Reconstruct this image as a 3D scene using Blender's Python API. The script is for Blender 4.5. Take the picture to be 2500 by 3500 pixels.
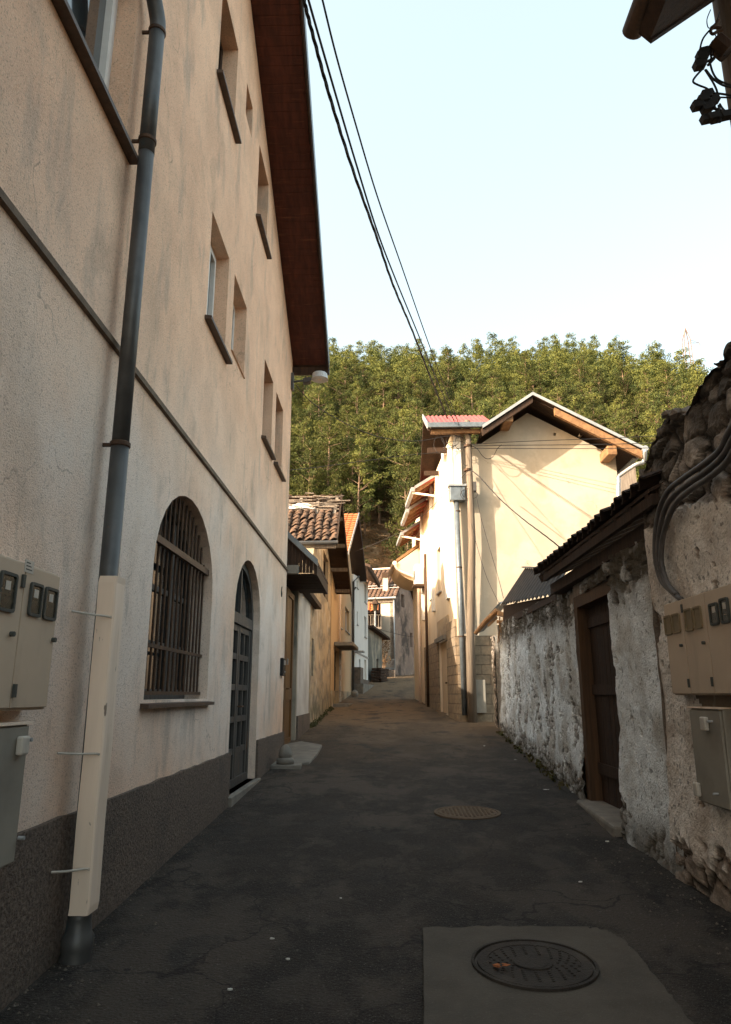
import bpy, bmesh, math, random
import numpy as np
from mathutils import Vector, noise
from mathutils.geometry import delaunay_2d_cdt

# ------------------------------------------------------------------ camera
scn = bpy.context.scene
for o in list(bpy.data.objects): bpy.data.objects.remove(o)
F_PX = 2450.0                                   # focal length in pixels of the 2500 x 3500 photograph
TH = math.atan(625/F_PX); YAW = math.atan(60*math.cos(TH)/F_PX)
EYE = np.array([0, 0, 1.6])
RT = np.array([math.cos(YAW), math.sin(YAW), 0])
FW = np.array([-math.sin(YAW)*math.cos(TH), math.cos(YAW)*math.cos(TH), math.sin(TH)])
UP = np.cross(RT, FW)
cam = bpy.data.cameras.new('camera'); camo = bpy.data.objects.new('camera', cam)
scn.collection.objects.link(camo); scn.camera = camo
camo.location = EYE; camo.rotation_euler = (math.pi/2+TH, 0, YAW)
cam.sensor_fit = 'VERTICAL'; cam.sensor_height = 36; cam.lens = 36*F_PX/3500
cam.clip_start = 0.05; cam.clip_end = 2000
# ------------------------------------------------------------------ light
SUN = Vector((-1, -0.53, 0.58)).normalized()    # direction towards the sun
el = math.asin(SUN.z); az = math.atan2(SUN.x, SUN.y)
w = bpy.data.worlds.new('World'); scn.world = w; w.use_nodes = True
wn = w.node_tree.nodes; wl = w.node_tree.links
bg = wn['Background']; sky = wn.new('ShaderNodeTexSky'); sky.sky_type = 'NISHITA'
sky.sun_disc = False; sky.sun_elevation = el; sky.sun_rotation = az
sky.air_density = 0.9; sky.dust_density = 3.5; sky.ozone_density = 1.2
mx = wn.new('ShaderNodeVectorMath'); mx.operation = 'MULTIPLY_ADD'          # thin bright haze over the clear sky
mx.inputs[1].default_value = (.66, .55, .40); mx.inputs[2].default_value = (.50, .60, .58)
wl.new(sky.outputs[0], mx.inputs[0]); wl.new(mx.outputs[0], bg.inputs[0]); bg.inputs[1].default_value = 0.15
sl = bpy.data.lights.new('sun', 'SUN'); so = bpy.data.objects.new('sun', sl); scn.collection.objects.link(so)
sl.energy = 2.0; sl.angle = math.radians(0.5); sl.color = (1, 0.85, 0.67)
so.rotation_euler = SUN.to_track_quat('Z', 'Y').to_euler()
scn.view_settings.view_transform = 'Standard'; scn.view_settings.look = 'None'
scn.view_settings.exposure = 2.5; scn.view_settings.gamma = 1
scn.render.engine = 'CYCLES'
scn.cycles.max_bounces = 10; scn.cycles.diffuse_bounces = 6

# ------------------------------------------------------------------ measuring: a photo pixel seen on a known plane
def ray(x, y): return RT*(x-1250)/F_PX + UP*(1750-y)/F_PX + FW
def PX(x, y, X): r = ray(x, y); return EYE + r*(X/r[0])
def PY(x, y, Y): r = ray(x, y); return EYE + r*(Y/r[1])
def PLAN(x, y, a, b):
    r = ray(x, y); n = np.array([b[1]-a[1], -(b[0]-a[0])]); return EYE + r*((n@np.array(a))/(n@r[:2]))
def gz(Y): return float(np.interp(Y, [-20, 12, 35, 40, 52, 60], [-.74, .444, 1.5, 1.85, 2.9, 3.3]))
def PG(x, y):
    r = ray(x, y)
    for t in np.linspace(1, 90, 5000):
        p = EYE + r*t
        if p[2] < gz(p[1]): return p

# ------------------------------------------------------------------ object helpers
COL = scn.collection
def tag(o, label=None, cat=None, group=None, kind=None):
    if label: o['label'] = label
    if cat: o['category'] = cat
    if group: o['group'] = group
    if kind: o['kind'] = kind
    return o
def thing(name, loc, label, cat, group=None):
    o = bpy.data.objects.new(name, None); COL.objects.link(o); o.location = loc
    o.empty_display_size = 0.2
    return tag(o, label, cat, group)
def wloc(o):
    v = Vector((0, 0, 0))
    while o: v = v + o.location; o = o.parent
    return v
class MB:
    def __init__(s): s.v = []; s.f = []
    def poly(s, pts):
        n = len(s.v); s.v += [tuple(map(float, p)) for p in pts]; s.f.append(tuple(range(n, n+len(pts)))); return s
    def prism(s, pts, vec):
        n = len(s.v); k = len(pts); pts = [np.array(p, float) for p in pts]; vec = np.array(vec, float)
        s.v += [tuple(p) for p in pts] + [tuple(p+vec) for p in pts]
        s.f.append(tuple(range(n, n+k))); s.f.append(tuple(range(n+2*k-1, n+k-1, -1)))
        for i in range(k): j = (i+1) % k; s.f.append((n+i, n+k+i, n+k+j, n+j))
        return s
    def box(s, x0, x1, y0, y1, z0, z1):
        return s.prism([(x0, y0, z0), (x1, y0, z0), (x1, y1, z0), (x0, y1, z0)], (0, 0, z1-z0))
    def obox(s, o, a, b, c):
        o, a, b = (np.array(q, float) for q in (o, a, b)); return s.prism([o, o+a, o+a+b, o+b], c)
    def beam(s, p, q, w_, h_, up=(0, 0, 1)):
        p, q = np.array(p, float), np.array(q, float); d = (q-p)/np.linalg.norm(q-p)
        a = np.cross(d, up); a = a/np.linalg.norm(a); b = np.cross(a, d)
        return s.obox(p-a*w_/2-b*h_/2, a*w_, b*h_, q-p)
    def tube(s, pts, r, n=8, caps=True):
        pts = [np.array(p, float) for p in pts]; base = len(s.v); m = len(pts)
        rs = r if hasattr(r, '__len__') else [r]*m
        ref = np.array([0.13, 0.21, 0.97])
        for i, p in enumerate(pts):
            d = pts[min(i+1, m-1)]-pts[max(i-1, 0)]; d = d/(np.linalg.norm(d)+1e-9)
            a = np.cross(d, ref)
            if np.linalg.norm(a) < .15: a = np.cross(d, (1, 0, 0))
            a = a/np.linalg.norm(a); b = np.cross(d, a)
            for k in range(n):
                t = 2*math.pi*k/n; s.v.append(tuple(p+rs[i]*(a*math.cos(t)+b*math.sin(t))))
        for i in range(m-1):
            for k in range(n):
                j = (k+1) % n; s.f.append((base+i*n+k, base+i*n+j, base+(i+1)*n+j, base+(i+1)*n+k))
        if caps: s.f.append(tuple(base+k for k in range(n-1, -1, -1))); s.f.append(tuple(base+(m-1)*n+k for k in range(n)))
        return s
    def lathe(s, c, prof, n=20):
        base = len(s.v); c = np.array(c, float)
        for r, z in prof:
            for k in range(n):
                t = 2*math.pi*k/n; s.v.append((c[0]+r*math.cos(t), c[1]+r*math.sin(t), c[2]+z))
        for i in range(len(prof)-1):
            for k in range(n):
                j = (k+1) % n; s.f.append((base+i*n+k, base+i*n+j, base+(i+1)*n+j, base+(i+1)*n+k))
        s.f.append(tuple(base+k for k in range(n-1, -1, -1))); s.f.append(tuple(base+(len(prof)-1)*n+k for k in range(n)))
        return s
    def build(s, name, mat, parent=None, smooth=False, bevel=0, label=None):
        off = wloc(parent) if parent else Vector((0, 0, 0))
        me = bpy.data.meshes.new(name)
        me.from_pydata([(a-off.x, b-off.y, c-off.z) for a, b, c in s.v], [], s.f)
        bm = bmesh.new(); bm.from_mesh(me); bmesh.ops.recalc_face_normals(bm, faces=bm.faces); bm.to_mesh(me); bm.free()
        o = bpy.data.objects.new(name, me); COL.objects.link(o); o.parent = parent
        me.materials.append(mat)
        if smooth: me.polygons.foreach_set('use_smooth', [True]*len(me.polygons))
        if bevel:
            b = o.modifiers.new('bevel', 'BEVEL'); b.width = bevel; b.segments = 2; b.limit_method = 'ANGLE'
        if label: o['label'] = label
        return o
def catmull(P, k=6):
    P = [np.array(p, float) for p in P]; out = []
    for i in range(len(P)-1):
        a = P[max(i-1, 0)]; b = P[i]; c = P[i+1]; d = P[min(i+2, len(P)-1)]
        for j in range(k):
            t = j/k; out.append(.5*((2*b)+(c-a)*t+(2*a-5*b+4*c-d)*t*t+(3*b-a-3*c+d)*t**3))
    return out+[P[-1]]
class Fr:                                        # a wall frame: u along the wall, z up, d outwards
    def __init__(s, o, u, n): s.o = np.array((o[0], o[1], 0.)); s.u = np.array((u[0], u[1], 0.)); s.n = np.array((n[0], n[1], 0.))
    def p(s, u, z, d=0): return s.o+s.u*u+s.n*d+np.array((0, 0, z))
    def box(s, mb, u0, u1, z0, z1, d0, d1):
        return mb.prism([s.p(u0, z0, d0), s.p(u1, z0, d0), s.p(u1, z0, d1), s.p(u0, z0, d1)], (0, 0, z1-z0))
def inpoly(p, L):
    c = False; j = len(L)-1
    for i in range(len(L)):
        if (L[i][1] > p[1]) != (L[j][1] > p[1]) and p[0] < (L[j][0]-L[i][0])*(p[1]-L[i][1])/(L[j][1]-L[i][1])+L[i][0]: c = not c
        j = i
    return c
def wall(fr, outline, holes, depth, reveal=None):  # front face with holes, reveals, back face
    mb = MB(); V = []; E = []
    for L in [outline]+holes:
        b = len(V); V += [Vector(p) for p in L]; E += [(b+i, b+(i+1) % len(L)) for i in range(len(L))]
    r = delaunay_2d_cdt(V, E, [], 0, 1e-6)
    vs, fs = r[0], r[2]
    base = len(mb.v); mb.v += [tuple(fr.p(a.x, a.y, 0)) for a in vs]
    for f in fs:
        c = (sum(vs[i].x for i in f)/len(f), sum(vs[i].y for i in f)/len(f))
        if inpoly(c, outline) and not any(inpoly(c, h) for h in holes): mb.f.append(tuple(base+i for i in f))
    rv = reveal or depth
    for h in holes:
        for i in range(len(h)):
            a, b = h[i], h[(i+1) % len(h)]
            mb.poly([fr.p(a[0], a[1], 0), fr.p(b[0], b[1], 0), fr.p(b[0], b[1], -rv), fr.p(a[0], a[1], -rv)])
    for i in range(len(outline)):
        a, b = outline[i], outline[(i+1) % len(outline)]
        mb.poly([fr.p(a[0], a[1], 0), fr.p(b[0], b[1], 0), fr.p(b[0], b[1], -depth), fr.p(a[0], a[1], -depth)])
    return mb
def rect(u0, u1, z0, z1): return [(u0, z0), (u1, z0), (u1, z1), (u0, z1)]
def arch(u0, u1, z0, zs, zt, n=14):
    c = (u0+u1)/2; r = (u1-u0)/2
    return [(u0, z0), (u1, z0)]+[(c+r*math.cos(math.pi*k/n), zs+(zt-zs)*math.sin(math.pi*k/n)) for k in range(n+1)]

# ------------------------------------------------------------------ materials
def mat(name, c1, c2=None, s=3, lo=.35, hi=.65, rough=.85, bump=0, bs=60, bd=.01, layers=(), metal=0, spec=.3, extra=None, rnd=0, attr=None, tr=0, coat=0):
    m = bpy.data.materials.new(name); m.use_nodes = True; t = m.node_tree; N = t.nodes; L = t.links
    b = N['Principled BSDF']; b.inputs['Roughness'].default_value = rough; b.inputs['Metallic'].default_value = metal
    b.inputs['Specular IOR Level'].default_value = spec; b.inputs['Coat Weight'].default_value = coat
    geo = N.new('ShaderNodeNewGeometry'); pos = geo.outputs['Position']
    def nz(scale, det=6, dist=0):
        mp = N.new('ShaderNodeMapping'); L.new(pos, mp.inputs[0])
        if hasattr(scale, '__len__'): mp.inputs['Scale'].default_value = scale; sc = 1
        else: sc = scale
        n = N.new('ShaderNodeTexNoise'); n.inputs['Scale'].default_value = sc; n.inputs['Detail'].default_value = det
        n.inputs['Roughness'].default_value = .6; n.inputs['Distortion'].default_value = dist
        L.new(mp.outputs[0], n.inputs['Vector']); return n.outputs['Fac']
    def ramp(x, a, c):
        r = N.new('ShaderNodeMapRange'); L.new(x, r.inputs[0]); r.inputs[1].default_value = a; r.inputs[2].default_value = c; return r.outputs[0]
    def mix(f, a, c):
        x = N.new('ShaderNodeMix'); x.data_type = 'RGBA'
        if hasattr(f, 'links'): L.new(f, x.inputs[0])
        else: x.inputs[0].default_value = f
        for k, q in ((6, a), (7, c)):
            if hasattr(q, 'links'): L.new(q, x.inputs[k])
            else: x.inputs[k].default_value = (*q, 1)
        return x.outputs[2]
    def mul(a, c):
        x = N.new('ShaderNodeMath'); x.operation = 'MULTIPLY'
        for k, q in ((0, a), (1, c)):
            if hasattr(q, 'links'): L.new(q, x.inputs[k])
            else: x.inputs[k].default_value = q
        return x.outputs[0]
    col = mix(ramp(nz(s), lo, hi), c1, c2 or c1)
    for ly in layers:                           # (colour, scale, lo, hi, amount[, zlo, zhi])
        f = mul(ramp(nz(ly[1]), ly[2], ly[3]), ly[4])
        if len(ly) > 5:
            sp = N.new('ShaderNodeSeparateXYZ'); L.new(pos, sp.inputs[0]); f = mul(f, ramp(sp.outputs[2], ly[5], ly[6]))
        col = mix(f, col, ly[0])
    if attr:                                    # mesh attribute: how far a point lies in a joint between stones
        a = N.new('ShaderNodeAttribute'); a.attribute_name = attr[0]; col = mix(mul(ramp(a.outputs['Fac'], 0, 1), attr[2]), col, attr[1])
    if rnd:
        oi = N.new('ShaderNodeObjectInfo'); hs = N.new('ShaderNodeHueSaturation')
        L.new(ramp(oi.outputs['Random'], 0, 1), hs.inputs['Value']); r = N.new('ShaderNodeMapRange')
        L.new(oi.outputs['Random'], r.inputs[0]); r.inputs[3].default_value = 1-rnd; r.inputs[4].default_value = 1+rnd
        L.new(r.outputs[0], hs.inputs['Value']); L.new(col, hs.inputs['Color']); col = hs.outputs[0]
    L.new(col, b.inputs['Base Color'])
    if bump:
        bp = N.new('ShaderNodeBump'); bp.inputs['Strength'].default_value = bump; bp.inputs['Distance'].default_value = bd
        L.new(nz(bs, 4), bp.inputs['Height']); L.new(bp.outputs[0], b.inputs['Normal'])
    if extra: extra(N, L, b, pos, mix, col)
    if tr:
        tl = N.new('ShaderNodeBsdfTranslucent'); L.new(col, tl.inputs[0]); ms = N.new('ShaderNodeMixShader'); ms.inputs[0].default_value = tr
        L.new(b.outputs[0], ms.inputs[1]); L.new(tl.outputs[0], ms.inputs[2]); L.new(ms.outputs[0], N['Material Output'].inputs[0])
    return m
M = {}
def cracks(N, L, b, pos, mix, col):
    vo = N.new('ShaderNodeTexVoronoi'); vo.feature = 'DISTANCE_TO_EDGE'; vo.inputs['Scale'].default_value = .33
    n = N.new('ShaderNodeTexNoise'); n.inputs['Scale'].default_value = 1.7; n.inputs['Detail'].default_value = 6; L.new(pos, n.inputs['Vector'])
    w_ = N.new('ShaderNodeVectorMath'); w_.operation = 'MULTIPLY_ADD'; w_.inputs[1].default_value = (1.3, 1.3, 1.3); L.new(n.outputs['Color'], w_.inputs[0]); L.new(pos, w_.inputs[2]); L.new(w_.outputs[0], vo.inputs['Vector'])
    r = N.new('ShaderNodeMapRange'); L.new(vo.outputs['Distance'], r.inputs[0]); r.inputs[1].default_value = .001; r.inputs[2].default_value = .0035; r.inputs[3].default_value = 1; r.inputs[4].default_value = 0
    r2 = N.new('ShaderNodeMapRange'); L.new(n.outputs['Fac'], r2.inputs[0]); r2.inputs[1].default_value = .50; r2.inputs[2].default_value = .60
    m_ = N.new('ShaderNodeMath'); m_.operation = 'MULTIPLY'; L.new(r.outputs[0], m_.inputs[0]); L.new(r2.outputs[0], m_.inputs[1])
    m2_ = N.new('ShaderNodeMath'); m2_.operation = 'MULTIPLY'; L.new(m_.outputs[0], m2_.inputs[0]); m2_.inputs[1].default_value = .4
    L.new(mix(m2_.outputs[0], col, (.10, .075, .055)), b.inputs['Base Color'])
M['stucco'] = mat('peach_stucco', (.88, .59, .41), (.78, .51, .35), 1.6, .40, .60, bump=1, bs=110, bd=.008, rough=.95, extra=cracks,
    layers=[((.84, .77, .70), .35, .36, .60, .75, 5.2, 3), ((.50, .37, .27), (1.2, 1.2, .8), .50, .66, .35), ((.34, .29, .25), (2.6, 2.6, .9), .55, .68, .5), ((.22, .17, .13), 1.1, .58, .76, .55), ((.20, .17, .14), (5, 5, 1), .62, .74, .5, 8, 4.5),  # whiter lower storey: partly paler plaster, partly skylight painted into the colour
            ((.25, .165, .115), 85, .56, .62, .5), ((.95, .76, .57), 60, .57, .64, .4), ((.14, .11, .09), .9, .66, .69, .35, 1.6, .8)])
M['plinth'] = mat('grey_roughcast_plinth', (.20, .155, .125), (.09, .07, .058), 38, rough=.95, bump=1, bs=48, bd=.02, layers=[((.06, .06, .055), 1.5, .5, .7, .5)])
M['band'] = mat('dark_string_course', (.16, .115, .08), (.10, .07, .05), 9, rough=.8, bump=.4)
M['soffit'] = mat('red_brown_soffit_boards', (.10, .030, .018), (.055, .018, .012), (14, 3, 3), rough=.65, bump=.5, bs=(5, 40, 40), layers=[((.22, .085, .045), (2, 30, 30), .60, .75, .6)], rnd=0)
M['white_pvc'] = mat('white_plastic', (.75, .74, .71), (.66, .65, .62), 6, rough=.4, spec=.5)
M['glass'] = mat('window_glass', (.015, .02, .022), rough=.04, spec=.9, coat=.4)
M['sill'] = mat('brown_metal_sill', (.10, .065, .045), (.06, .04, .03), 14, rough=.5, bump=.2)
M['pipe'] = mat('grey_zinc_pipe', (.105, .105, .103), (.07, .07, .07), 5, rough=.45, metal=.4, layers=[((.05, .14, .19), 3, .62, .7, .4), ((.2, .12, .07), 7, .66, .74, .5)])
M['guard'] = mat('cream_painted_metal', (.86, .71, .58), (.76, .62, .50), (8, 8, .8), rough=.55, layers=[((.10, .07, .05), (26, 26, 7), .66, .69, .8), ((.35, .24, .15), (6, 6, .8), .58, .70, .5)])
M['cabinet'] = mat('beige_cabinet_plastic', (.52, .415, .31), (.46, .365, .275), 2, rough=.55, bump=.15, bs=250, layers=[((.16, .14, .11), (3, 3, .7), .55, .75, .4)])
M['cabinet_grey'] = mat('grey_green_cabinet_plastic', (.29, .27, .225), (.25, .235, .20), 3, rough=.6, layers=[((.34, .13, .04), 9, .74, .78, .8), ((.1, .09, .08), 2, .5, .7, .4)])
M['cab_glass'] = mat('dusty_meter_glass', (.05, .045, .03), (.03, .028, .02), 20, rough=.25, spec=.4)
M['cab_panel'] = mat('brown_louvre_panel', (.20, .15, .085), (.17, .13, .07), 20, rough=.5)
M['rubber'] = mat('dark_rubber', (.05, .055, .05), rough=.6)
M['seal'] = mat('pale_plastic_clip', (.52, .48, .42), (.42, .4, .36), 20, rough=.5)
M['iron'] = mat('rusty_iron', (.10, .055, .03), (.055, .035, .025), 25, rough=.7, metal=.3)
M['iron_orange'] = mat('brown_painted_iron', (.10, .06, .035), (.07, .04, .025), 25, rough=.6, metal=.2)
M['wood_dark'] = mat('dark_weathered_wood', (.055, .030, .018), (.03, .018, .012), (20, 20, 1.5), rough=.8, bump=.6, bs=(60, 60, 3))
M['wood_door'] = mat('orange_brown_door_wood', (.20, .095, .028), (.10, .05, .018), (25, 25, 1.2), rough=.5, bump=.5, bs=(70, 70, 3), layers=[((.12, .10, .085), (8, 8, 1), .45, .7, .6, 2.6, 1.4)])
M['wood_blue'] = mat('blue_grey_painted_wood', (.085, .078, .070), (.05, .046, .042), (16, 16, 1.2), rough=.6, bump=.5, bs=(70, 70, 3), layers=[((.16, .09, .05), (10, 10, 2), .6, .7, .6)])
M['wood_grey'] = mat('grey_silvered_wood', (.30, .25, .20), (.18, .14, .11), (22, 22, 2), rough=.85, bump=.6, bs=(60, 60, 4))
M['wood_gold'] = mat('golden_pine_wood', (.33, .185, .085), (.20, .105, .05), (9, 3, 9), rough=.65, bump=.4, bs=(40, 6, 40))
M['pole_wood'] = mat('utility_pole_wood', (.20, .16, .12), (.12, .09, .065), (30, 30, 1.1), rough=.85, bump=.7, bs=(60, 60, 3), layers=[((.07, .05, .04), 11, .66, .72, .7)])
M['tin_blue'] = mat('blue_grey_sheet_metal', (.22, .25, .27), (.15, .17, .185), 6, rough=.4, metal=.5)
M['tin_white'] = mat('galvanised_edge_trim', (.42, .43, .43), (.33, .34, .35), 5, rough=.45, metal=.35)
M['tin_red'] = mat('red_corrugated_metal', (.36, .075, .05), (.28, .05, .04), 4, rough=.45, spec=.4)
M['tin_dark'] = mat('dark_corrugated_sheet', (.05, .038, .030), (.03, .024, .02), 8, rough=.7)
M['tile_old'] = mat('mossy_old_roof_tile', (.17, .10, .062), (.055, .038, .029), 6, rough=.92, bump=.7, bs=40, layers=[((.05, .04, .032), 3, .5, .66, .75), ((.21, .21, .05), 4.5, .68, .74, .8)])
M['tile_dark'] = mat('blackened_roof_tile', (.07, .045, .033), (.035, .026, .022), 7, rough=.95, bump=.8, bs=35, layers=[((.05, .06, .03), 4, .6, .7, .5)])
M['tile_far'] = mat('brown_roof_tile', (.15, .09, .06), (.09, .055, .04), 3, rough=.9)
M['tile_orange'] = mat('orange_roof_tile', (.46, .15, .05), (.36, .11, .04), 3, rough=.85)
M['conc'] = mat('pale_concrete', (.25, .225, .19), (.17, .155, .135), 5, rough=.95, bump=.6, bs=50, layers=[((.09, .085, .075), 1.3, .5, .7, .5)])
M['conc_road'] = mat('cast_concrete_patch', (.105, .092, .076), (.078, .068, .056), 4, rough=.95, bump=.6, bs=60, layers=[((.05, .047, .042), 1.6, .45, .7, .6), ((.15, .14, .12), 120, .60, .64, .6)])
M['cast_iron'] = mat('cast_iron_cover', (.050, .042, .036), (.032, .028, .025), 12, rough=.75, metal=.3, bump=.8, bs=70, bd=.01, layers=[((.095, .08, .065), 3, .55, .68, .6)])
M['gravel_iron'] = mat('worn_brown_cover', (.16, .115, .075), (.10, .07, .05), 30, rough=.9, bump=.8, bs=60)
M['plaster_white'] = mat('white_plaster_wall', (.60, .58, .54), (.48, .45, .42), 2, rough=.92, bump=.5, bs=50, layers=[((.24, .21, .18), (2, .8, .7), .5, .7, .6)])
M['plaster_old'] = mat('ochre_ruined_plaster', (.50, .38, .24), (.36, .28, .20), (1.6, .5, 1.6), rough=.95, bump=.9, bs=28, bd=.02,
    layers=[((.19, .165, .135), (2, .55, 1.6), .48, .60, .8), ((.52, .46, .38), 1.9, .55, .64, .7), ((.06, .07, .035), 3, .35, .6, .9, 2.0, .9)])
M['orange_wall'] = mat('apricot_render', (.54, .38, .23), (.48, .34, .20), (1, .4, 1), rough=.9, bump=.25, bs=60)
M['white_wall'] = mat('white_render', (.74, .72, .67), (.68, .66, .62), 1, rough=.9, bump=.2)
M['cream'] = mat('cream_render', (.49, .42, .325), (.43, .365, .28), .9, rough=.92, extra=cracks, bump=.3, bs=70, layers=[((.42, .33, .23), (1.3, 1.3, .5), .52, .70, .45), ((.70, .60, .46), .7, .5, .6, .4), ((.3, .23, .16), (5, 5, .5), .64, .74, .4)])
M['cream_front'] = mat('pale_cream_front', (.72, .60, .44), (.66, .54, .39), 1, rough=.92, bump=.2, layers=[((.42, .30, .17), (2, 2, .5), .55, .7, .5, 6, 3)])
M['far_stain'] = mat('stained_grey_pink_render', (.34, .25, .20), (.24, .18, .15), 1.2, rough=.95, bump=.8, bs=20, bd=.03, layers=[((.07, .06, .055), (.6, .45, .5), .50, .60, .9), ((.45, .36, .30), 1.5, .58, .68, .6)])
M['far_cream'] = mat('aged_cream_render', (.68, .58, .45), (.56, .47, .37), 1, rough=.95, bump=.5, layers=[((.25, .2, .16), .8, .5, .7, .5)])
M['shed'] = mat('damp_shed_plaster', (.42, .36, .28), (.25, .23, .19), 1.3, rough=.95, bump=.8, bs=25, layers=[((.10, .11, .10), (2, 2, .6), .45, .6, .85)])
M['black'] = mat('black_rubber_cable', (.012, .012, .013), rough=.6)
M['cable'] = mat('dark_weathered_cable', (.035, .03, .028), rough=.7)
M['cable_grey'] = mat('grey_plastic_conduit', (.085, .078, .075), (.06, .055, .053), 10, rough=.5)
M['lamp_white'] = mat('weathered_white_enamel', (.6, .62, .63), (.4, .42, .43), 8, rough=.4, layers=[((.15, .12, .1), 30, .6, .68, .6)])
M['bulb'] = mat('frosted_bulb', (.6, .5, .42), rough=.3)
M['bark'] = mat('pine_bark', (.30, .20, .13), (.14, .095, .065), (6, 6, 1.5), rough=.95)
M['needles'] = mat('pine_needles', (.135, .138, .034), (.045, .062, .021), .5, rough=.75, spec=.15, rnd=.40, tr=.10)
M['hill'] = mat('dry_brown_slope', (.20, .115, .055), (.10, .065, .035), 1.1, rough=.98, bump=1, bs=4, bd=.15, layers=[((.26, .2, .13), .6, .56, .66, .7), ((.05, .055, .02), 2.2, .55, .62, .6)])
M['scrub'] = mat('dry_scrub', (.20, .11, .05), (.12, .08, .03), 2, rough=.9, tr=.2)
M['pylon'] = mat('rust_pink_pylon_steel', (.20, .15, .13), rough=.6)
M['leaf'] = mat('fallen_orange_leaf', (.45, .13, .03), (.3, .10, .03), 30, rough=.7)
M['paper'] = mat('pale_litter', (.6, .6, .56), rough=.7)
M['white_paint'] = mat('cream_painted_door', (.52, .42, .30), (.46, .37, .26), 2, rough=.6)

def quoins(N, L, b, pos, mix, col):
    br = N.new('ShaderNodeTexBrick'); mp = N.new('ShaderNodeMapping'); sp = N.new('ShaderNodeSeparateXYZ'); cb = N.new('ShaderNodeCombineXYZ')
    ad = N.new('ShaderNodeMath'); ad.operation = 'ADD'
    L.new(pos, sp.inputs[0]); L.new(sp.outputs[0], ad.inputs[0]); L.new(sp.outputs[1], ad.inputs[1]); L.new(ad.outputs[0], cb.inputs[0]); L.new(sp.outputs[2], cb.inputs[1])
    L.new(cb.outputs[0], br.inputs['Vector']); br.inputs['Scale'].default_value = 1; br.inputs['Brick Width'].default_value = .5; br.inputs['Row Height'].default_value = .27
    br.inputs['Mortar Size'].default_value = .012; br.inputs['Mortar Smooth'].default_value = .6; br.inputs['Mortar'].default_value = (.085, .065, .05, 1)
    br.inputs['Color1'].default_value = (.30, .23, .15, 1); br.inputs['Color2'].default_value = (.20, .16, .11, 1)
    L.new(mix(.55, col, br.outputs['Color']), b.inputs['Base Color'])
    bp = N.new('ShaderNodeBump'); bp.invert = True; bp.inputs['Strength'].default_value = 1; bp.inputs['Distance'].default_value = .03
    L.new(br.outputs['Fac'], bp.inputs['Height']); L.new(bp.outputs[0], b.inputs['Normal'])
M['quoin'] = mat('rough_cut_stone_blocks', (.34, .25, .17), (.14, .11, .085), 7, .4, .62, rough=.95, extra=quoins)
def asphalt(N, L, b, pos, mix, col):
    n = N.new('ShaderNodeTexNoise'); n.inputs['Scale'].default_value = 55; n.inputs['Detail'].default_value = 8; L.new(pos, n.inputs['Vector'])
    n2 = N.new('ShaderNodeTexNoise'); n2.inputs['Scale'].default_value = 3; n2.inputs['Detail'].default_value = 4; L.new(pos, n2.inputs['Vector'])
    a = N.new('ShaderNodeMath'); a.operation = 'MULTIPLY_ADD'; L.new(n2.outputs[0], a.inputs[0]); a.inputs[1].default_value = 1.5; L.new(n.outputs[0], a.inputs[2])
    vo = N.new('ShaderNodeTexVoronoi'); vo.feature = 'DISTANCE_TO_EDGE'; vo.inputs['Scale'].default_value = .75
    wp = N.new('ShaderNodeVectorMath'); wp.operation = 'MULTIPLY_ADD'; n3 = N.new('ShaderNodeTexNoise'); n3.inputs['Scale'].default_value = 2.2; n3.inputs['Detail'].default_value = 5; L.new(pos, n3.inputs['Vector'])
    L.new(n3.outputs['Color'], wp.inputs[0]); wp.inputs[1].default_value = (1.1, 1.1, 0); L.new(pos, wp.inputs[2]); L.new(wp.outputs[0], vo.inputs['Vector'])
    cr_ = N.new('ShaderNodeMapRange'); L.new(vo.outputs['Distance'], cr_.inputs[0]); cr_.inputs[1].default_value = .004; cr_.inputs[2].default_value = .011; cr_.inputs[3].default_value = .75; cr_.inputs[4].default_value = 0
    L.new(mix(cr_.outputs[0], col, (.004, .004, .004)), b.inputs['Base Color'])
    bp = N.new('ShaderNodeBump'); bp.inputs['Strength'].default_value = 1; bp.inputs['Distance'].default_value = .016
    L.new(a.outputs[0], bp.inputs['Height']); L.new(bp.outputs[0], b.inputs['Normal'])
M['asphalt'] = mat('old_asphalt', (.019, .0150, .0120), (.0085, .0072, .0062), 1.4, .42, .58, rough=.8, spec=.28, extra=asphalt,
    layers=[((.054, .043, .034), (1.0, .6, 1), .51, .58, .85), ((.044, .036, .030), (3.4, 2.4, 1), .53, .59, .65), ((.006, .0055, .005), (1.7, 1.1, 1), .55, .62, .8), ((.19, .125, .07), (.5, .12, .1), .30, .50, .9, .42, 1.1), ((.012, .012, .012), (1.4, .8, 1), .56, .66, .8), ((.15, .135, .12), 60, .63, .68, .9), ((.08, .07, .06), 130, .55, .62, .8), ((.006, .006, .006), 45, .60, .66, .6)])  # warm brown layer growing uphill paints the mid-street glow into the asphalt
STONE_L = [((.055, .05, .042), 7, .50, .60, .9), ((.10, .09, .08), (2.5, 2.5, .8), .50, .62, .7)]
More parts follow.
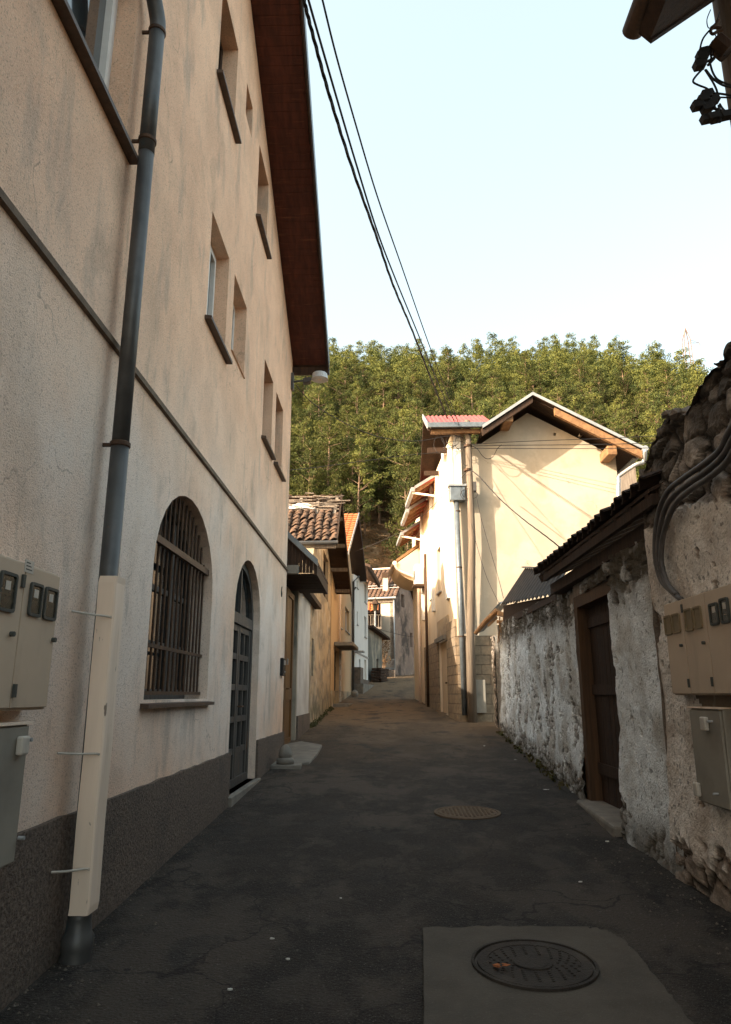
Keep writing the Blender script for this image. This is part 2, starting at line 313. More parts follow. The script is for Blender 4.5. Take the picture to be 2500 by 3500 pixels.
def stonewall(name, stone, stone2, cover, joint, dirt, bs=40):
    def ex(N, L, b, pos, mix, col):
        def at(n): a = N.new('ShaderNodeAttribute'); a.attribute_name = n; return a.outputs['Fac']
        def nz(sc, lo, hi, det=6):
            n = N.new('ShaderNodeTexNoise'); n.inputs['Scale'].default_value = sc; n.inputs['Detail'].default_value = det; L.new(pos, n.inputs['Vector'])
            r = N.new('ShaderNodeMapRange'); L.new(n.outputs['Fac'], r.inputs[0]); r.inputs[1].default_value = lo; r.inputs[2].default_value = hi; return r.outputs[0]
        def mul(a, c):
            x = N.new('ShaderNodeMath'); x.operation = 'MULTIPLY'; L.new(a, x.inputs[0])
            if hasattr(c, 'links'): L.new(c, x.inputs[1])
            else: x.inputs[1].default_value = c
            return x.outputs[0]
        c = mix(at('tone'), stone, stone2); c = mix(mul(nz(9, .45, .62), .55), c, tuple(q*.45 for q in stone)); c = mix(mul(nz(70, .5, .62), .4), c, tuple(min(1, q*1.7) for q in stone))
        c = mix(at('joint'), c, joint)
        cv = mix(mul(nz(4, .42, .62), .6), cover, tuple(q*.72 for q in cover)); cv = mix(mul(nz(19, .60, .65), .7), cv, tuple(q*.16 for q in cover)); cv = mix(mul(nz(60, .56, .62), .5), cv, tuple(q*.4 for q in cover))
        cv = mix(mul(nz(1.7, .50, .62), .5), cv, dirt)
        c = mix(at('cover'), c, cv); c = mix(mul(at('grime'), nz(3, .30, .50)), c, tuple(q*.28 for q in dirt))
        L.new(c, b.inputs['Base Color'])
    return mat(name, stone, rough=.96, bump=1, bs=bs, bd=.02, extra=ex)
M['whitewash'] = stonewall('flaking_whitewashed_rubble', (.32, .30, .27), (.72, .73, .72), (.90, .94, .95), (.05, .045, .04), (.34, .29, .22), 55)
M['rubble'] = stonewall('mossy_dark_rubble', (.17, .14, .115), (.46, .40, .34), (.5, .45, .4), (.016, .014, .012), (.10, .08, .06), 30)
M['lime'] = stonewall('crumbling_lime_plaster', (.26, .21, .17), (.40, .34, .29), (.80, .74, .67), (.03, .026, .022), (.36, .27, .20), 34)
# ------------------------------------------------------------------ ground, road, hill
rg = random.Random(3)
def fbm(x, y, z=0): return noise.fractal(Vector((x, y, z)), 1.0, 2.0, 4)
def sheet(xs, ys, fz):
    mb = MB(); nx = len(xs)
    for y in ys:
        for x in xs: mb.v.append((x, y, fz(x, y)))
    for j in range(len(ys)-1):
        for i in range(nx-1): mb.f.append((j*nx+i, j*nx+i+1, (j+1)*nx+i+1, (j+1)*nx+i))
    return mb
tag(sheet([-90, -40, -12, -5, 0, 5, 12, 40, 90], [-60, -20, 0, 6, 12, 20, 28, 35, 40, 46, 52, 57], lambda x, y: gz(y)-.03 if y > -20 else -.77).build('ground', M['hill']), kind='structure')
xs = [-2.6+i*.09 for i in range(66)]; ys = [-6+j*.12 for j in range(170)]+[14.5+j*.5 for j in range(78)]
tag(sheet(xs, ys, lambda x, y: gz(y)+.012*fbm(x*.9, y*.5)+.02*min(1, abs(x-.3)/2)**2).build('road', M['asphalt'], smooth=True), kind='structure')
def hz(x, y):
    yy = y
    b = float(np.interp(yy, [52, 59, 64.5, 75, 92, 115, 240, 400], [2.6, 3.1, 13.2, 21.5, 34.5, 49.5, 98, 120]))
    drop = max(0, x-41)*.55 + max(0, -18-x)*.12
    return b - drop*min(1, max(0, (y-60)/50)) + 1.1*fbm(x*.06, y*.06)*min(1, max(0, y-58)/8) + .25*fbm(x*.5, y*.5)*min(1, max(0, y-57)/8)
tag(sheet([-120+i*2.2 for i in range(120)], [52+j*1.6 for j in range(60)]+[148+j*16 for j in range(16)], hz).build('hillside', M['hill'], smooth=True), kind='structure')

# ------------------------------------------------------------------ BIG LEFT BUILDING
XW = -1.83
A = thing('apartment_building', (XW, 6, gz(6)), 'tall peach stucco building with arched openings filling the left side', 'building')
frA = Fr((XW, 0), (0, 1), (1, 0))
zt = lambda y: 11.19-.53*(y-8.05)
RIDGE = 3.5
wins = [('w1', 2.55, 4.29, 5.39, 6.95), ('w2', 6.60, 7.50, 8.41, 9.72), ('w3', 8.10, 8.55, 9.30, 9.80), ('w4', 9.15, 10.05, 8.45, 9.72),
        ('w5', 6.73, 7.62, 5.42, 6.72), ('w6', 7.94, 8.77, 5.68, 6.72), ('w7', 10.30, 11.2, 5.42, 6.73), ('w8', 11.57, 12.45, 5.42, 6.73)]
archw = arch(5.62, 7.65, 1.56, 2.62, 3.42); archd = arch(8.86, 10.74, .45, 2.62, 3.40)
holes = [rect(a, b, c, d) for _, a, b, c, d in wins]+[archw, archd]
out = [(-7, -1), (13.55, -1), (13.55, zt(13.55)), (RIDGE, zt(RIDGE)), (-7, zt(RIDGE)-.53*10.5)]
wall(frA, out, holes, .38, .24).build('wall', M['stucco'], A)
MB().box(XW-10, XW-.385, 13.2, 13.55, -1, zt(13.55)).box(XW-10, XW-.385, -7, -6.7, -1, 7.7).box(XW-10, XW-9.7, -6.7, 13.2, -1, 7.7).build('back_wall', M['stucco'], A)
MB().box(XW-9.6, XW-.39, -6.6, 13.1, 3.6, 3.9).box(XW-9.6, XW-.39, -6.6, 13.1, 7.2, 7.5).build('floor_slab', M['conc'], A)
# rough plinth standing proud of the stucco
mp = MB()
def plinth_seg(y0, y1, zt0, zt1):
    n = max(2, int((y1-y0)/.12)); top = []
    for i in range(n+1):
        y = y0+(y1-y0)*i/n; top.append((y, zt0+(zt1-zt0)*i/n+.012*fbm(y*3, 1)))
    L = [(y0, -.9), (y1, -.9)]+top[::-1]
    mp.prism([(XW+.003, a, b) for a, b in L], (.032, 0, 0))
plinth_seg(-6.9, 8.84, .92, .94); plinth_seg(10.76, 13.56, .97, .95)
mp.build('plinth', M['plinth'], A)
MB().prism([(XW+.002, -6.9, 3.885), (XW+.03, -6.9, 3.89), (XW+.03, -6.9, 3.935), (XW+.002, -6.9, 3.95)], (0, 20.42, 0)).build('string_course', M['band'], A)
mb = MB().box(XW-.28, XW+.08, 8.78, 10.84, .30, .45); mb.build('threshold', M['conc'], A, bevel=.01)
# windows
for nm, a, b, c, d in wins:
    D = -.16 if nm in ('w1', 'w5', 'w6') else -.20
    fm = M['white_pvc'] if nm in ('w1', 'w5', 'w6') else M['wood_dark']
    f = MB(); t = .075 if nm != 'w3' else .04
    for (u0, u1, z0, z1) in ((a, b, c, c+t), (a, b, d-t, d), (a, a+t, c+t, d-t), (b-t, b, c+t, d-t)): frA.box(f, u0, u1, z0, z1, D-.06, D)
    if nm != 'w3': m_ = (a+b)/2; frA.box(f, m_-.05, m_+.05, c+t, d-t, D-.055, D+.012)
    if nm in ('w1', 'w5'):
        for (u0, u1) in ((a+t, m_-.05), (m_+.05, b-t)):
            for q in (u0, u1-.05): frA.box(f, q, q+.05, c+t, d-t, D-.04, D+.02)
            for q in (c+t, d-t-.05): frA.box(f, u0+.05, u1-.05, q, q+.05, D-.04, D+.02)
    fo = f.build('window', fm, A)
    g = MB(); frA.box(g, a+t, b-t, c+t, d-t, D-.05, D-.03); g.build('pane', M['glass'], fo)
    if nm not in ('w3', 'w6'):
        s = MB(); s.prism([frA.p(a-.06, c-.03, -.15), frA.p(a-.06, c-.035, .075), frA.p(a-.06, c+.0, .075), frA.p(a-.06, c+.035, -.15)], (0, b-a+.18, 0))
        s.build('sill', M['sill'], fo)
    elif nm == 'w6':
        s = MB(); s.prism([frA.p(a+.001, c-.003, -.16), frA.p(a+.001, c-.003, .02), frA.p(a+.001, c+.10, -.16)], (0, b-a-.002, 0)); s.build('sill', M['stucco'], fo)
# arched window: frame, grille
f = MB()
def arcring(mbx, fr, u0, u1, z0, zs, zt_, t, d0, d1, n=14):
    o_ = arch(u0, u1, z0, zs, zt_, n); i_ = arch(u0+t, u1-t, z0+t, zs, zt_-t, n)
    for k in range(len(o_)):
        j = (k+1) % len(o_); mbx.prism([fr.p(*o_[k], d0), fr.p(*o_[j], d0), fr.p(*i_[j], d0), fr.p(*i_[k], d0)], fr.n*(d1-d0))
arcring(f, frA, 5.62, 7.65, 1.56, 2.62, 3.42, .09, -.30, -.235)
for u in (6.28, 6.98): frA.box(f, u-.04, u+.04, 1.65, 3.25, -.29, -.24)
for z in (2.05, 2.55): frA.box(f, 5.7, 7.58, z-.025, z+.025, -.285, -.25)
fo = f.build('window', M['wood_blue'], A, label='arched wooden window behind a barred iron grille')
g = MB(); g.prism([frA.p(u, z, -.275) for u, z in arch(5.64, 7.63, 1.58, 2.62, 3.40)], (-.01, 0, 0)); g.build('pane', M['glass'], fo)
gr = MB()
for i in range(15):
    u = 5.72+i*.131; x_ = (u-6.635)/1.015; zz = 2.62+.80*math.sqrt(max(0, 1-x_*x_))-.01
    gr.tube([frA.p(u, 1.60, -.085), frA.p(u, zz, -.085)], .011, 6)
frA.box(gr, 5.62, 7.65, 1.60, 1.63, -.105, -.07); frA.box(gr, 5.60, 7.66, 1.98, 2.01, -.10, -.075)
gro = gr.build('window_grille', M['iron'], fo)
bar = MB(); frA.box(bar, 5.60, 7.72, 2.84, 2.90, -.07, -.035); bar.build('cross_bar', M['iron_orange'], fo)
s = MB(); s.prism([frA.p(5.55, 1.50, -.2), frA.p(5.55, 1.50, .065), frA.p(5.55, 1.53, .065), frA.p(5.55, 1.56, -.2)], (0, 2.18, 0)); s.build('sill', M['sill'], fo)
# arched door
f = MB(); arcring(f, frA, 8.86, 10.74, .45, 2.62, 3.40, .10, -.17, -.10)
frA.box(f, 8.96, 10.64, 2.52, 2.66, -.17, -.09); frA.box(f, 9.77, 9.83, 2.66, 3.28, -.16, -.11)
do = f.build('door', M['wood_blue'], A, label='arched double door with small glass panes and blue grey paint')
lf = MB()
for (a, b) in ((8.97, 9.79), (9.81, 10.63)):
    for u in (a, b-.09): frA.box(lf, u, u+.09, .47, 2.51, -.16, -.115)
    frA.box(lf, (a+b)/2-.02, (a+b)/2+.02, .9, 2.45, -.155, -.12)
    for z in (.47, .85, 1.25, 1.66, 2.06, 2.43): frA.box(lf, a+.09, b-.09, z, z+.075, -.155, -.12)
    frA.box(lf, a+.09, b-.09, .545, .85, -.152, -.135)
lf.build('door_leaf', M['wood_blue'], do)
g = MB(); g.prism([frA.p(u, z, -.148) for u, z in arch(8.9, 10.7, .9, 2.62, 3.37)], (-.008, 0, 0)); g.build('pane', M['glass'], do)
h_ = MB().tube([frA.p(9.86, 1.45, -.12), frA.p(9.86, 1.45, -.06), frA.p(9.98, 1.45, -.06)], .012, 6); h_.build('handle', M['iron'], do)
# roof with boarded verge
XO = -1.1
rf = MB()
prof = [(13.72, zt(13.72)+.06), (RIDGE, zt(RIDGE)+.06), (-7.5, zt(RIDGE)+.06-.53*11), (-7.5, zt(RIDGE)+.26-.53*11), (RIDGE, zt(RIDGE)+.26), (13.72, zt(13.72)+.26)]
rf.prism([(XO-.03, y, z) for y, z in prof], (-11, 0, 0)); rfo = rf.build('roof', M['tile_dark'], A)
sb = MB(); y = 13.66
while y > -7:
    zz = zt(y) if y > RIDGE else zt(RIDGE)-.53*(RIDGE-y)
    sg = -.53 if y > RIDGE else .53
    x1 = XO-.045+rg.uniform(-.006, .006); dz = rg.uniform(-.004, .004)
    sb.prism([(XW-.35, y, zz+.035+dz), (XW-.35, y-.108, zz+.035+dz+.108*(-sg)), (XW-.35, y-.108, zz+.055+.108*(-sg)), (XW-.35, y, zz+.055)], (x1-XW+.35, 0, 0)); y -= .113
sb.build('soffit', M['soffit'], rfo)
fb = MB().prism([(XO-.03, 13.75, zt(13.75)-.02), (XO-.03, RIDGE, zt(RIDGE)-.02), (XO-.03, RIDGE, zt(RIDGE)+.30), (XO-.03, 13.75, zt(13.75)+.30)], (.03, 0, 0)); fb.build('verge_board', M['wood_dark'], rfo)
MB().prism([(XO+.003, 13.8, zt(13.8)+.06), (XO+.003, RIDGE, zt(RIDGE)+.06), (XO+.003, RIDGE, zt(RIDGE)+.32), (XO+.003, 13.8, zt(13.8)+.32)], (.012, 0, 0)).build('verge_flashing', M['tin_blue'], rfo)
fb = MB().box(XW-9, XO-.005, 13.73, 13.77, zt(13.75)-.10, zt(13.75)+.1); fb.build('eave_board', M['wood_dark'], rfo)
gt = MB().tube([(XO+.01, 13.87, zt(13.75)+.02), (XW-9, 13.87, zt(13.75)+.0)], .075, 10); gt.build('gutter', M['pipe'], rfo)

# drainpipe with guard
dp = thing('drainpipe', (-1.70, 4.41, gz(4.4)), 'grey zinc drainpipe with cream metal guard on the near peach wall', 'drainpipe')
px_, py_ = -1.715, 4.41
MB().tube([(px_, py_, .42), (px_, py_, 3.19)], .058, 24).build('pipe', M['pipe'], dp, smooth=True)
MB().tube([(px_, py_, 3.10), (px_, py_, 5.55)], .0555, 24).build('pipe', M['pipe'], dp, smooth=True)
MB().tube([(px_, py_, 5.45), (px_, py_, 6.58)], .058, 24).build('pipe', M['pipe'], dp, smooth=True)
MB().tube(catmull([(px_, py_, 6.55), (px_, py_-.01, 6.66), (px_-.02, py_-.10, 6.82), (px_-.04, py_-.30, 7.02), (px_-.04, py_-1.0, 7.7)]), .06, 20).build('elbow', M['pipe'], dp, smooth=True)
for z in (3.19, 5.56, 6.56): cl = MB(); cl.lathe((px_, py_, z-.018), [(.060, 0), (.066, .006), (.066, .03), (.060, .036)], 24).box(XW, px_-.05, py_-.008, py_+.008, z-.012, z+.012); cl.build('clamp', M['iron'], dp)
MB().lathe((px_+.01, py_, .10), [(.105, 0), (.10, .05), (.082, .12), (.086, .14), (.086, .20), (.072, .22), (.064, .29), (.066, .31), (.058, .32)], 20).build('boot', M['pipe'], dp, smooth=True)
gd = MB(); dent = random.Random(14)
L_ = [(-.035, -.078), (.065, -.078), (.075, -.068), (.075, .070), (.067, .078), (-.02, .078), (-.02, .074), (.064, .074), (.071, .068), (.071, -.066), (.063, -.074), (-.035, -.074)]
zs_ = [.42, .46, .9, 1.3, 1.7, 2.1, 2.27, 2.31]
for z in zs_:
    ox = dent.uniform(-.004, .004); oy = dent.uniform(-.003, .003); k_ = .985 if z in (.42, 2.31) else 1
    for a, b in L_: gd.v.append((px_+.01+a*k_+ox, py_+b*k_+oy, z))
n_ = len(L_)
for i in range(len(zs_)-1):
    for k in range(n_): q = (k+1) % n_; gd.f.append((i*n_+k, i*n_+q, (i+1)*n_+q, (i+1)*n_+k))
gd.f.append(tuple(range(n_))); gd.f.append(tuple((len(zs_)-1)*n_+k for k in range(n_)))
gd.build('pipe_guard', M['guard'], dp)
for z in (2.06, 1.27, .66): tw = MB(); tw.tube(catmull([(XW+.01, py_-.24, z+.015), (XW+.09, py_-.17, z+.005), (px_+.05, py_-.083, z), (px_+.07, py_-.083, z-.004)]), .007, 6); tw.build('guard_tie', M['seal'], dp)

# meter cabinets on the left wall
def cab_box(parent, fr, u0, u1, z0, z1, d, m, name='housing'):
    b = MB(); fr.box(b, u0, u1, z0, z1, 0.002, d); return b.build(name, m, parent, bevel=.006)
def rrect(u0, u1, z0, z1, r=.018, n=4):
    P = []
    for cx, cz, a0 in ((u1-r, z1-r, 0), (u0+r, z1-r, 90), (u0+r, z0+r, 180), (u1-r, z0+r, 270)):
        for k in range(n+1): t = math.radians(a0+90*k/n); P.append((cx+r*math.cos(t), cz+r*math.sin(t)))
    return P
def port(parent, fr, u0, u1, z0, z1, d, mring, mglass, name='meter_window'):
    u0, u1 = min(u0, u1), max(u0, u1)
    o_ = rrect(u0, u1, z0, z1); i_ = rrect(u0+.012, u1-.012, z0+.014, z1-.014, .012); b = MB()
    for k in range(len(o_)):
        j = (k+1) % len(o_); b.prism([fr.p(*o_[k], d), fr.p(*o_[j], d), fr.p(*i_[j], d), fr.p(*i_[k], d)], fr.n*.012)
    ro = b.build(name, mring, parent)
    b = MB(); b.prism([fr.p(*q, d+.001) for q in i_], fr.n*.004); b.build('pane', mglass, ro)
    uc, zc_ = (u0+u1)/2, (z0+z1)/2; b = MB(); fr.box(b, uc-.022, uc+.022, zc_+.01, zc_+.05, d+.0052, d+.0065); b.build('meter_plate', M['seal'] if mglass is M['cab_glass'] else M['cab_panel'], ro)
lc = thing('meter_cabinet', (-1.70, 3.4, 1.45), 'beige two-door electricity meter cabinet with glass ports on the left peach wall', 'meter cabinet')
frL = Fr((XW, 0), (0, 1), (1, 0)); XC = XW+.13
q = PX(211, 1969, XC); q2 = PX(175, 2424, XC)
cab_box(lc, frL, 2.3, q[1], q2[2], q[2]+.005, .115, M['cabinet'])
s0 = PX(60, 2200, XC)[1]
for (a, b) in ((2.31, s0-.004), (s0+.004, q[1]-.012)):
    dd = MB(); frL.box(dd, a, b, q2[2]+.012, q[2]-.008, .1155, .13); dd.build('cabinet_door', M['cabinet'], lc, bevel=.003)
for (a, b, c, d) in ((-8, 1945, 51, 2100), (97, 1984, 140, 2117), (148, 2000, 191, 2129)):
    p0 = PX(a, (b+d)/2, XC); p1 = PX(c, (b+d)/2, XC); z1 = PX((a+c)/2, b+8, XC)[2]; z0 = PX((a+c)/2, d-8, XC)[2]
    port(lc, frL, p0[1], p1[1], z0, z1, .13, M['rubber'], M['cab_glass'])
for (a, b) in ((36, 2167), (179, 2187)):
    p = PX(a, b, XC); MB().tube([p, p+np.array((.02, 0, 0))], .012, 10).build('lock', M['rubber'], lc)
for (a, b) in ((77, 1986), (46, 2361)):
    p = PX(a, b, XC); MB().box(p[0], p[0]+.012, p[1]-.012, p[1]+.012, p[2]-.03, p[2]+.03).build('hinge', M['rubber'], lc)
p = PX(100, 1937, XC); st = MB(); st.box(p[0]+.001, p[0]+.002, p[1]-.045, p[1]+.045, p[2]-.03, p[2]+.03); sto = st.build('sticker', M['seal'], lc)
st = MB()
for k in range(3): st.box(p[0]+.0021, p[0]+.0026, p[1]-.03, p[1]+.03-.01*k, p[2]-.018+.016*k, p[2]-.012+.016*k)
st.build('sticker_print', M['rubber'], sto)
lb = thing('junction_cabinet', (-1.72, 3.3, .75), 'grey cable junction cabinet with pale lock cover low on the left wall', 'cabinet')
q = PX(111, 2465, XC); q2 = PX(85, 2937, XC)
cab_box(lb, frL, 2.3, q[1]-.01, q2[2], q[2]-.012, .115, M['cabinet_grey'])
dd = MB(); frL.box(dd, 2.31, q[1]-.02, q2[2]+.01, q[2]-.022, .1155, .128); dd.build('cabinet_door', M['cabinet_grey'], lb, bevel=.003)
dd = MB(); frL.box(dd, 2.29, q[1], q[2]-.012, q[2], .002, .135); dd.build('rain_lip', M['guard'], lb)
def clipbox(parent, p, n, w_, h_):
    b = MB(); b.box(min(p[0], p[0]+n*.035), max(p[0], p[0]+n*.035), p[1]-w_/2, p[1]+w_/2, p[2]-h_/2, p[2]+h_/2); b.build('lock_cover', M['seal'], parent, bevel=.01)
clipbox(lb, PX(66, 2548, XC), 1, .07, .085)
for (a, b) in ((90, 2528), (63, 2864)):
    p = PX(a, b, XC); MB().tube([p, p+np.array((.03, 0, 0))], .009, 8).build('bolt', M['tin_white'], lb)

# house number, post box, wall lamp
cu = bpy.data.curves.new('number', 'FONT'); cu.body = '6'; cu.size = .27; cu.extrude = .006
to = bpy.data.objects.new('tmp', cu); COL.objects.link(to); dg = bpy.context.evaluated_depsgraph_get(); dg.update()
me = bpy.data.meshes.new_from_object(to.evaluated_get(dg)); bpy.data.objects.remove(to)
no = bpy.data.objects.new('house_number', me); COL.objects.link(no); no.location = (XW+.008, 12.82, 3.32); no.rotation_euler = (math.pi/2, 0, math.pi/2)
me.materials.clear(); me.materials.append(M['rubber']); tag(no, 'dark metal house number 6 high on the far end of the peach wall', 'house number')
mbx = thing('intercom_box', (XW, 13.2, 1.9), 'slim black intercom box by the far corner of the peach building', 'intercom')
MB().box(XW, XW+.06, 13.0, 13.28, 1.93, 2.24).build('housing', M['black'], mbx, bevel=.01)
MB().box(XW+.061, XW+.07, 13.06, 13.22, 2.12, 2.2).build('speaker_panel', M['tin_white'], mbx)
MB().tube([(XW+.061, 13.14, 2.0), (XW+.08, 13.14, 2.0)], .015, 8).build('button', M['tin_white'], mbx)

wlm = thing('wall_lamp', (XW+.03, 13.45, 7.75), 'white enamel street lamp on an arm at the top corner of the peach building', 'lamp')
b0 = np.array((XW+.02, 13.45, 7.78))
MB().box(XW+.0, XW+.05, 13.38, 13.52, 7.60, 7.95).build('wall_bracket', M['pipe'], wlm)
MB().tube([b0, b0+np.array((.24, 0, .02)), b0+np.array((.42, 0, .07))], .022, 8).build('arm', M['pipe'], wlm)
MB().obox(b0+np.array((.22, -.07, -.06)), (.16, 0, .03), (0, .14, 0), (0, 0, .11)).build('ballast_box', M['cable_grey'], wlm, bevel=.015)
hp = b0+np.array((.56, 0, .06))
MB().lathe(hp, [(.175, -.02), (.165, 0), (.15, .10), (.135, .115), (.01, .12), (.01, .11), (.128, .10), (.145, .09), (.158, -.015)], 24).build('shade', M['lamp_white'], wlm, smooth=False)
MB().lathe(hp+np.array((0, 0, .0)), [(.01, -.03), (.045, -.02), (.06, .02), (.04, .07), (.02, .1)], 12).build('bulb', M['bulb'], wlm, smooth=True)

# ------------------------------------------------------------------ PORCH HOUSE (low, after the big building)
B = thing('porch_house', (-2.1, 15.5, gz(15)), 'low pale plastered house with a dark boarded porch roof', 'house')
XB = -1.9
frB = Fr((XB, 0), (0, 1), (1, 0))
wall(frB, rect(16.25, 18.88, .2, 4.0), [], .35).build('wall', M['plaster_white'], B)
MB().box(XB-6, XB-.36, 16.25, 18.8, .2, 3.9).build('back_wall', M['plaster_white'], B)
pl = MB(); frB.box(pl, 16.24, 18.86, .2, 1.15, .003, .04); pl.build('plinth', M['plinth'], B)
MB().box(-2.5, -2.06, 13.6, 16.24, .3, 4.1).build('porch_wall', M['plaster_old'], B)
MB().box(-2.14, XB+.002, 16.05, 16.245, .3, 4.0).build('door_jamb', M['shed'], B)
co = MB(); frB.box(co, 16.1, 20.2, 3.93, 4.06, .0, .18); co.build('cornice', M['wood_dark'], B)
frD = Fr((-2.05, 0), (0, 1), (1, 0))
dr = MB()
for (a, b) in ((13.7, 14.78), (14.82, 15.95)):
    frD.box(dr, a, b, .62, 3.75, .0, .05)
    for u in (a, b-.12): frD.box(dr, u, u+.12, .62, 3.75, .051, .085)
    for z in (.62, 1.5, 1.62, 3.63): frD.box(dr, a+.12, b-.12, z, z+.12, .051, .08)
dro = dr.build('door', M['wood_door'], B, label='tall orange brown wooden double door under the porch')
MB().box(-1.965, -1.94, 14.95, 15.0, 2.2, 2.32).build('lock_plate', M['tin_white'], dro)
MB().tube([(-1.97, 14.9, 1.72), (-1.92, 14.9, 1.72), (-1.92, 15.05, 1.72)], .012, 6).build('handle', M['iron'], dro)
pr = MB(); A0, A1 = np.array((-1.26, 13.72, 4.08)), np.array((-2.3, 13.72, 5.07))
pr.prism([A0, A1, A1+(0, 0, .05), A0+(0, 0, .05)], (0, 2.85, 0)); ro = pr.build('roof', M['tile_dark'], B)
MB().prism([A0+(.01, -.03, -.06), A1+(.01, -.03, -.06), A1+(.01, -.03, .07), A0+(.01, -.03, .07)], (0, .028, 0)).build('edge_flashing', M['tin_blue'], ro)
bd = MB()
for i in range(16):
    x0 = -2.3+i*.0675+0*.113; x1 = x0+.063
    f_ = lambda x: 4.08+(-1.26-x)*.948-.06
    if x1 < -1.33: bd.prism([(x0, 13.78, 3.90), (x1, 13.78, 3.90), (x1, 13.78, f_(x1)), (x0, 13.78, f_(x0))], (0, .025, 0))
bd.build('gable_boards', M['wood_dark'], B)
sf = MB()
for i in range(7): sf.box(-3.1, -1.31, 13.82+i*.38, 14.17+i*.38, 3.87, 3.895)
sf.build('porch_soffit', M['wood_dark'], B)
MB().box(-1.33, -1.27, 13.76, 16.55, 3.86, 4.07).build('eave_board', M['wood_dark'], B)
MB().box(-1.98, -1.62, 13.58, 13.75, 3.86, 4.02).build('beam_end', M['conc'], B)
# stoop and guard stone
sp = thing('stoop_slab', (-1.7, 14, gz(13)), 'worn concrete door slab in front of the low porch house', 'slab')
pts = [PG(*p_) for p_ in ((966, 2560), (1030, 2543), (1102, 2556), (1086, 2585), (1058, 2618), (985, 2625))]
pts = [(p_[0], p_[1], gz(p_[1])+.0) for p_ in pts]; pts[0] = (-2.1, pts[0][1], pts[0][2]); pts[-1] = (-1.84, pts[-1][1], pts[-1][2])
MB().prism([(a, b, c-.05) for a, b, c in pts], (0, 0, .11)).build('slab', M['conc'], sp, bevel=.02)
p = PG(975, 2630); gx, gy = p[0], p[1]
gs = thing('guard_stone', (gx, gy, gz(gy)), 'small domed stone bollard on a stepped base at the peach building corner', 'bollard')
MB().prism([(gx-.22, gy-.16, gz(gy)-.05), (gx+.27, gy-.14, gz(gy)-.05), (gx+.25, gy+.2, gz(gy)-.05), (gx-.22, gy+.2, gz(gy)-.05)], (0, 0, .13)).build('base', M['conc'], gs, bevel=.02)
MB().lathe((gx, gy, gz(gy)+.082), [(.14, 0), (.145, .07), (.12, .09), (.10, .10), (.115, .12), (.105, .18), (.08, .24), (.045, .28), (.008, .295)], 20).build('dome', M['conc'], gs, smooth=True)

# ------------------------------------------------------------------ tile helper
def tiles(mb, o, u, v, nu, nv, pu, pv, amp=.03, jit=.01, r=None, skip=None):
    """o = lower corner of the slope, u along the eave, v up the slope (unit vectors); curved pan tiles in overlapping rows"""
    r = r or random.Random(5); o, u, v = (np.array(q, float) for q in (o, u, v)); n = np.cross(u, v); n = n*(1 if n[2] > 0 else -1)
    for j in range(nv):
        for i in range(nu):
            if skip and skip(i, j): continue
            a = o+u*(i*pu+r.uniform(-jit, jit))+v*(j*pv+r.uniform(-jit, jit)*1.5)+n*(.035+r.uniform(-jit, jit)*.6)
            tilt = n*(-.035); K = 6; base = len(mb.v); sk = u*r.uniform(-jit, jit)
            for e in (0, 1):
                for k in range(K+1):
                    c = math.sin(math.pi*2*k/K*.75+.4)*amp
                    for th_ in (0, -.016): mb.v.append(tuple(a+u*(pu*1.04*k/K)+v*(pv*1.18*e)+tilt*e+sk*e+n*(c+th_)))
            W = 2*(K+1)
            for k in range(K):
                q = base+2*k; mb.f.append((q, q+2, q+2+W, q+W)); mb.f.append((q+1, q+W+1, q+W+3, q+3)); mb.f.append((q, q+1, q+3, q+2))
    return mb

# ------------------------------------------------------------------ RUINED HOUSE
C_ = thing('ruined_house', (-2, 22, gz(22)), 'ruined ochre house with mossy collapsing tile roof and rotten verge', 'house')
XR = -1.92; XV = -1.3
pe = PX(1150, 1852, XV); pr_ = PX(1166, 1700, XV); pf = PX(1197, 2026, XV)
frC = Fr((XR, 0), (0, 1), (1, 0)); y0, y1 = 18.9, 26.6
sl_n = (pr_[2]-pe[2])/(pr_[1]-pe[1]); sl_f = (pf[2]-pr_[2])/(pf[1]-pr_[1])
zr = lambda y: min(pr_[2]+(y-pr_[1])*sl_n, pr_[2]+(y-pr_[1])*sl_f)-.16
ol = [(y0, .3), (y1, .3), (y1, zr(y1)), (pr_[1], zr(pr_[1])), (y0, zr(y0))]
wy0, wy1 = PX(1106, 1900, XR)[1], PX(1124, 1900, XR)[1]
hC = [rect(wy0, wy1, 4.75, 6.2), rect(19.6, 20.2, 2.1, 3.1)]
wall(frC, ol, hC, .35, .2).build('wall', M['plaster_old'], C_)
MB().box(XR-7, XR-.36, y0, y0+.3, .3, zr(y0)).build('end_wall', M['plaster_old'], C_); MB().box(XR-7, XR-.36, y1-.3, y1, .3, zr(y1)).build('end_wall', M['plaster_old'], C_)
for (a, b, c, d) in ((wy0, wy1, 4.75, 6.2), (19.6, 20.2, 2.1, 3.1)):
    f = MB(); frC.box(f, a, b, c, d, -.2, -.16)
    for u in (a, (a+b)/2-.03, b-.06): frC.box(f, u, u+.06, c, d, -.159, -.11)
    for z in (c, (c+d)/2, d-.07): frC.box(f, a+.06, b-.06, z, z+.06, -.158, -.12)
    f.build('shutter', M['wood_dark'], C_)
vn = np.array((0, 1, sl_n)); vn = vn/np.linalg.norm(vn); Ln = np.linalg.norm(pr_-pe)
vf = np.array((0, 1, sl_f)); vf = vf/np.linalg.norm(vf); Lf = np.linalg.norm(pf-pr_)
rt = MB(); rr = random.Random(11); nrow = 9; pv = Ln*.66/nrow
tiles(rt, pe+np.array((0, 0, .04))+vn*.0, (-1, 0, 0), vn, 30, nrow, .235, pv, .045, .03, rr, skip=lambda i, j: (j == nrow-1 and rr.random() < .35))
rto = rt.build('roof_tiles', M['tile_old'], C_)
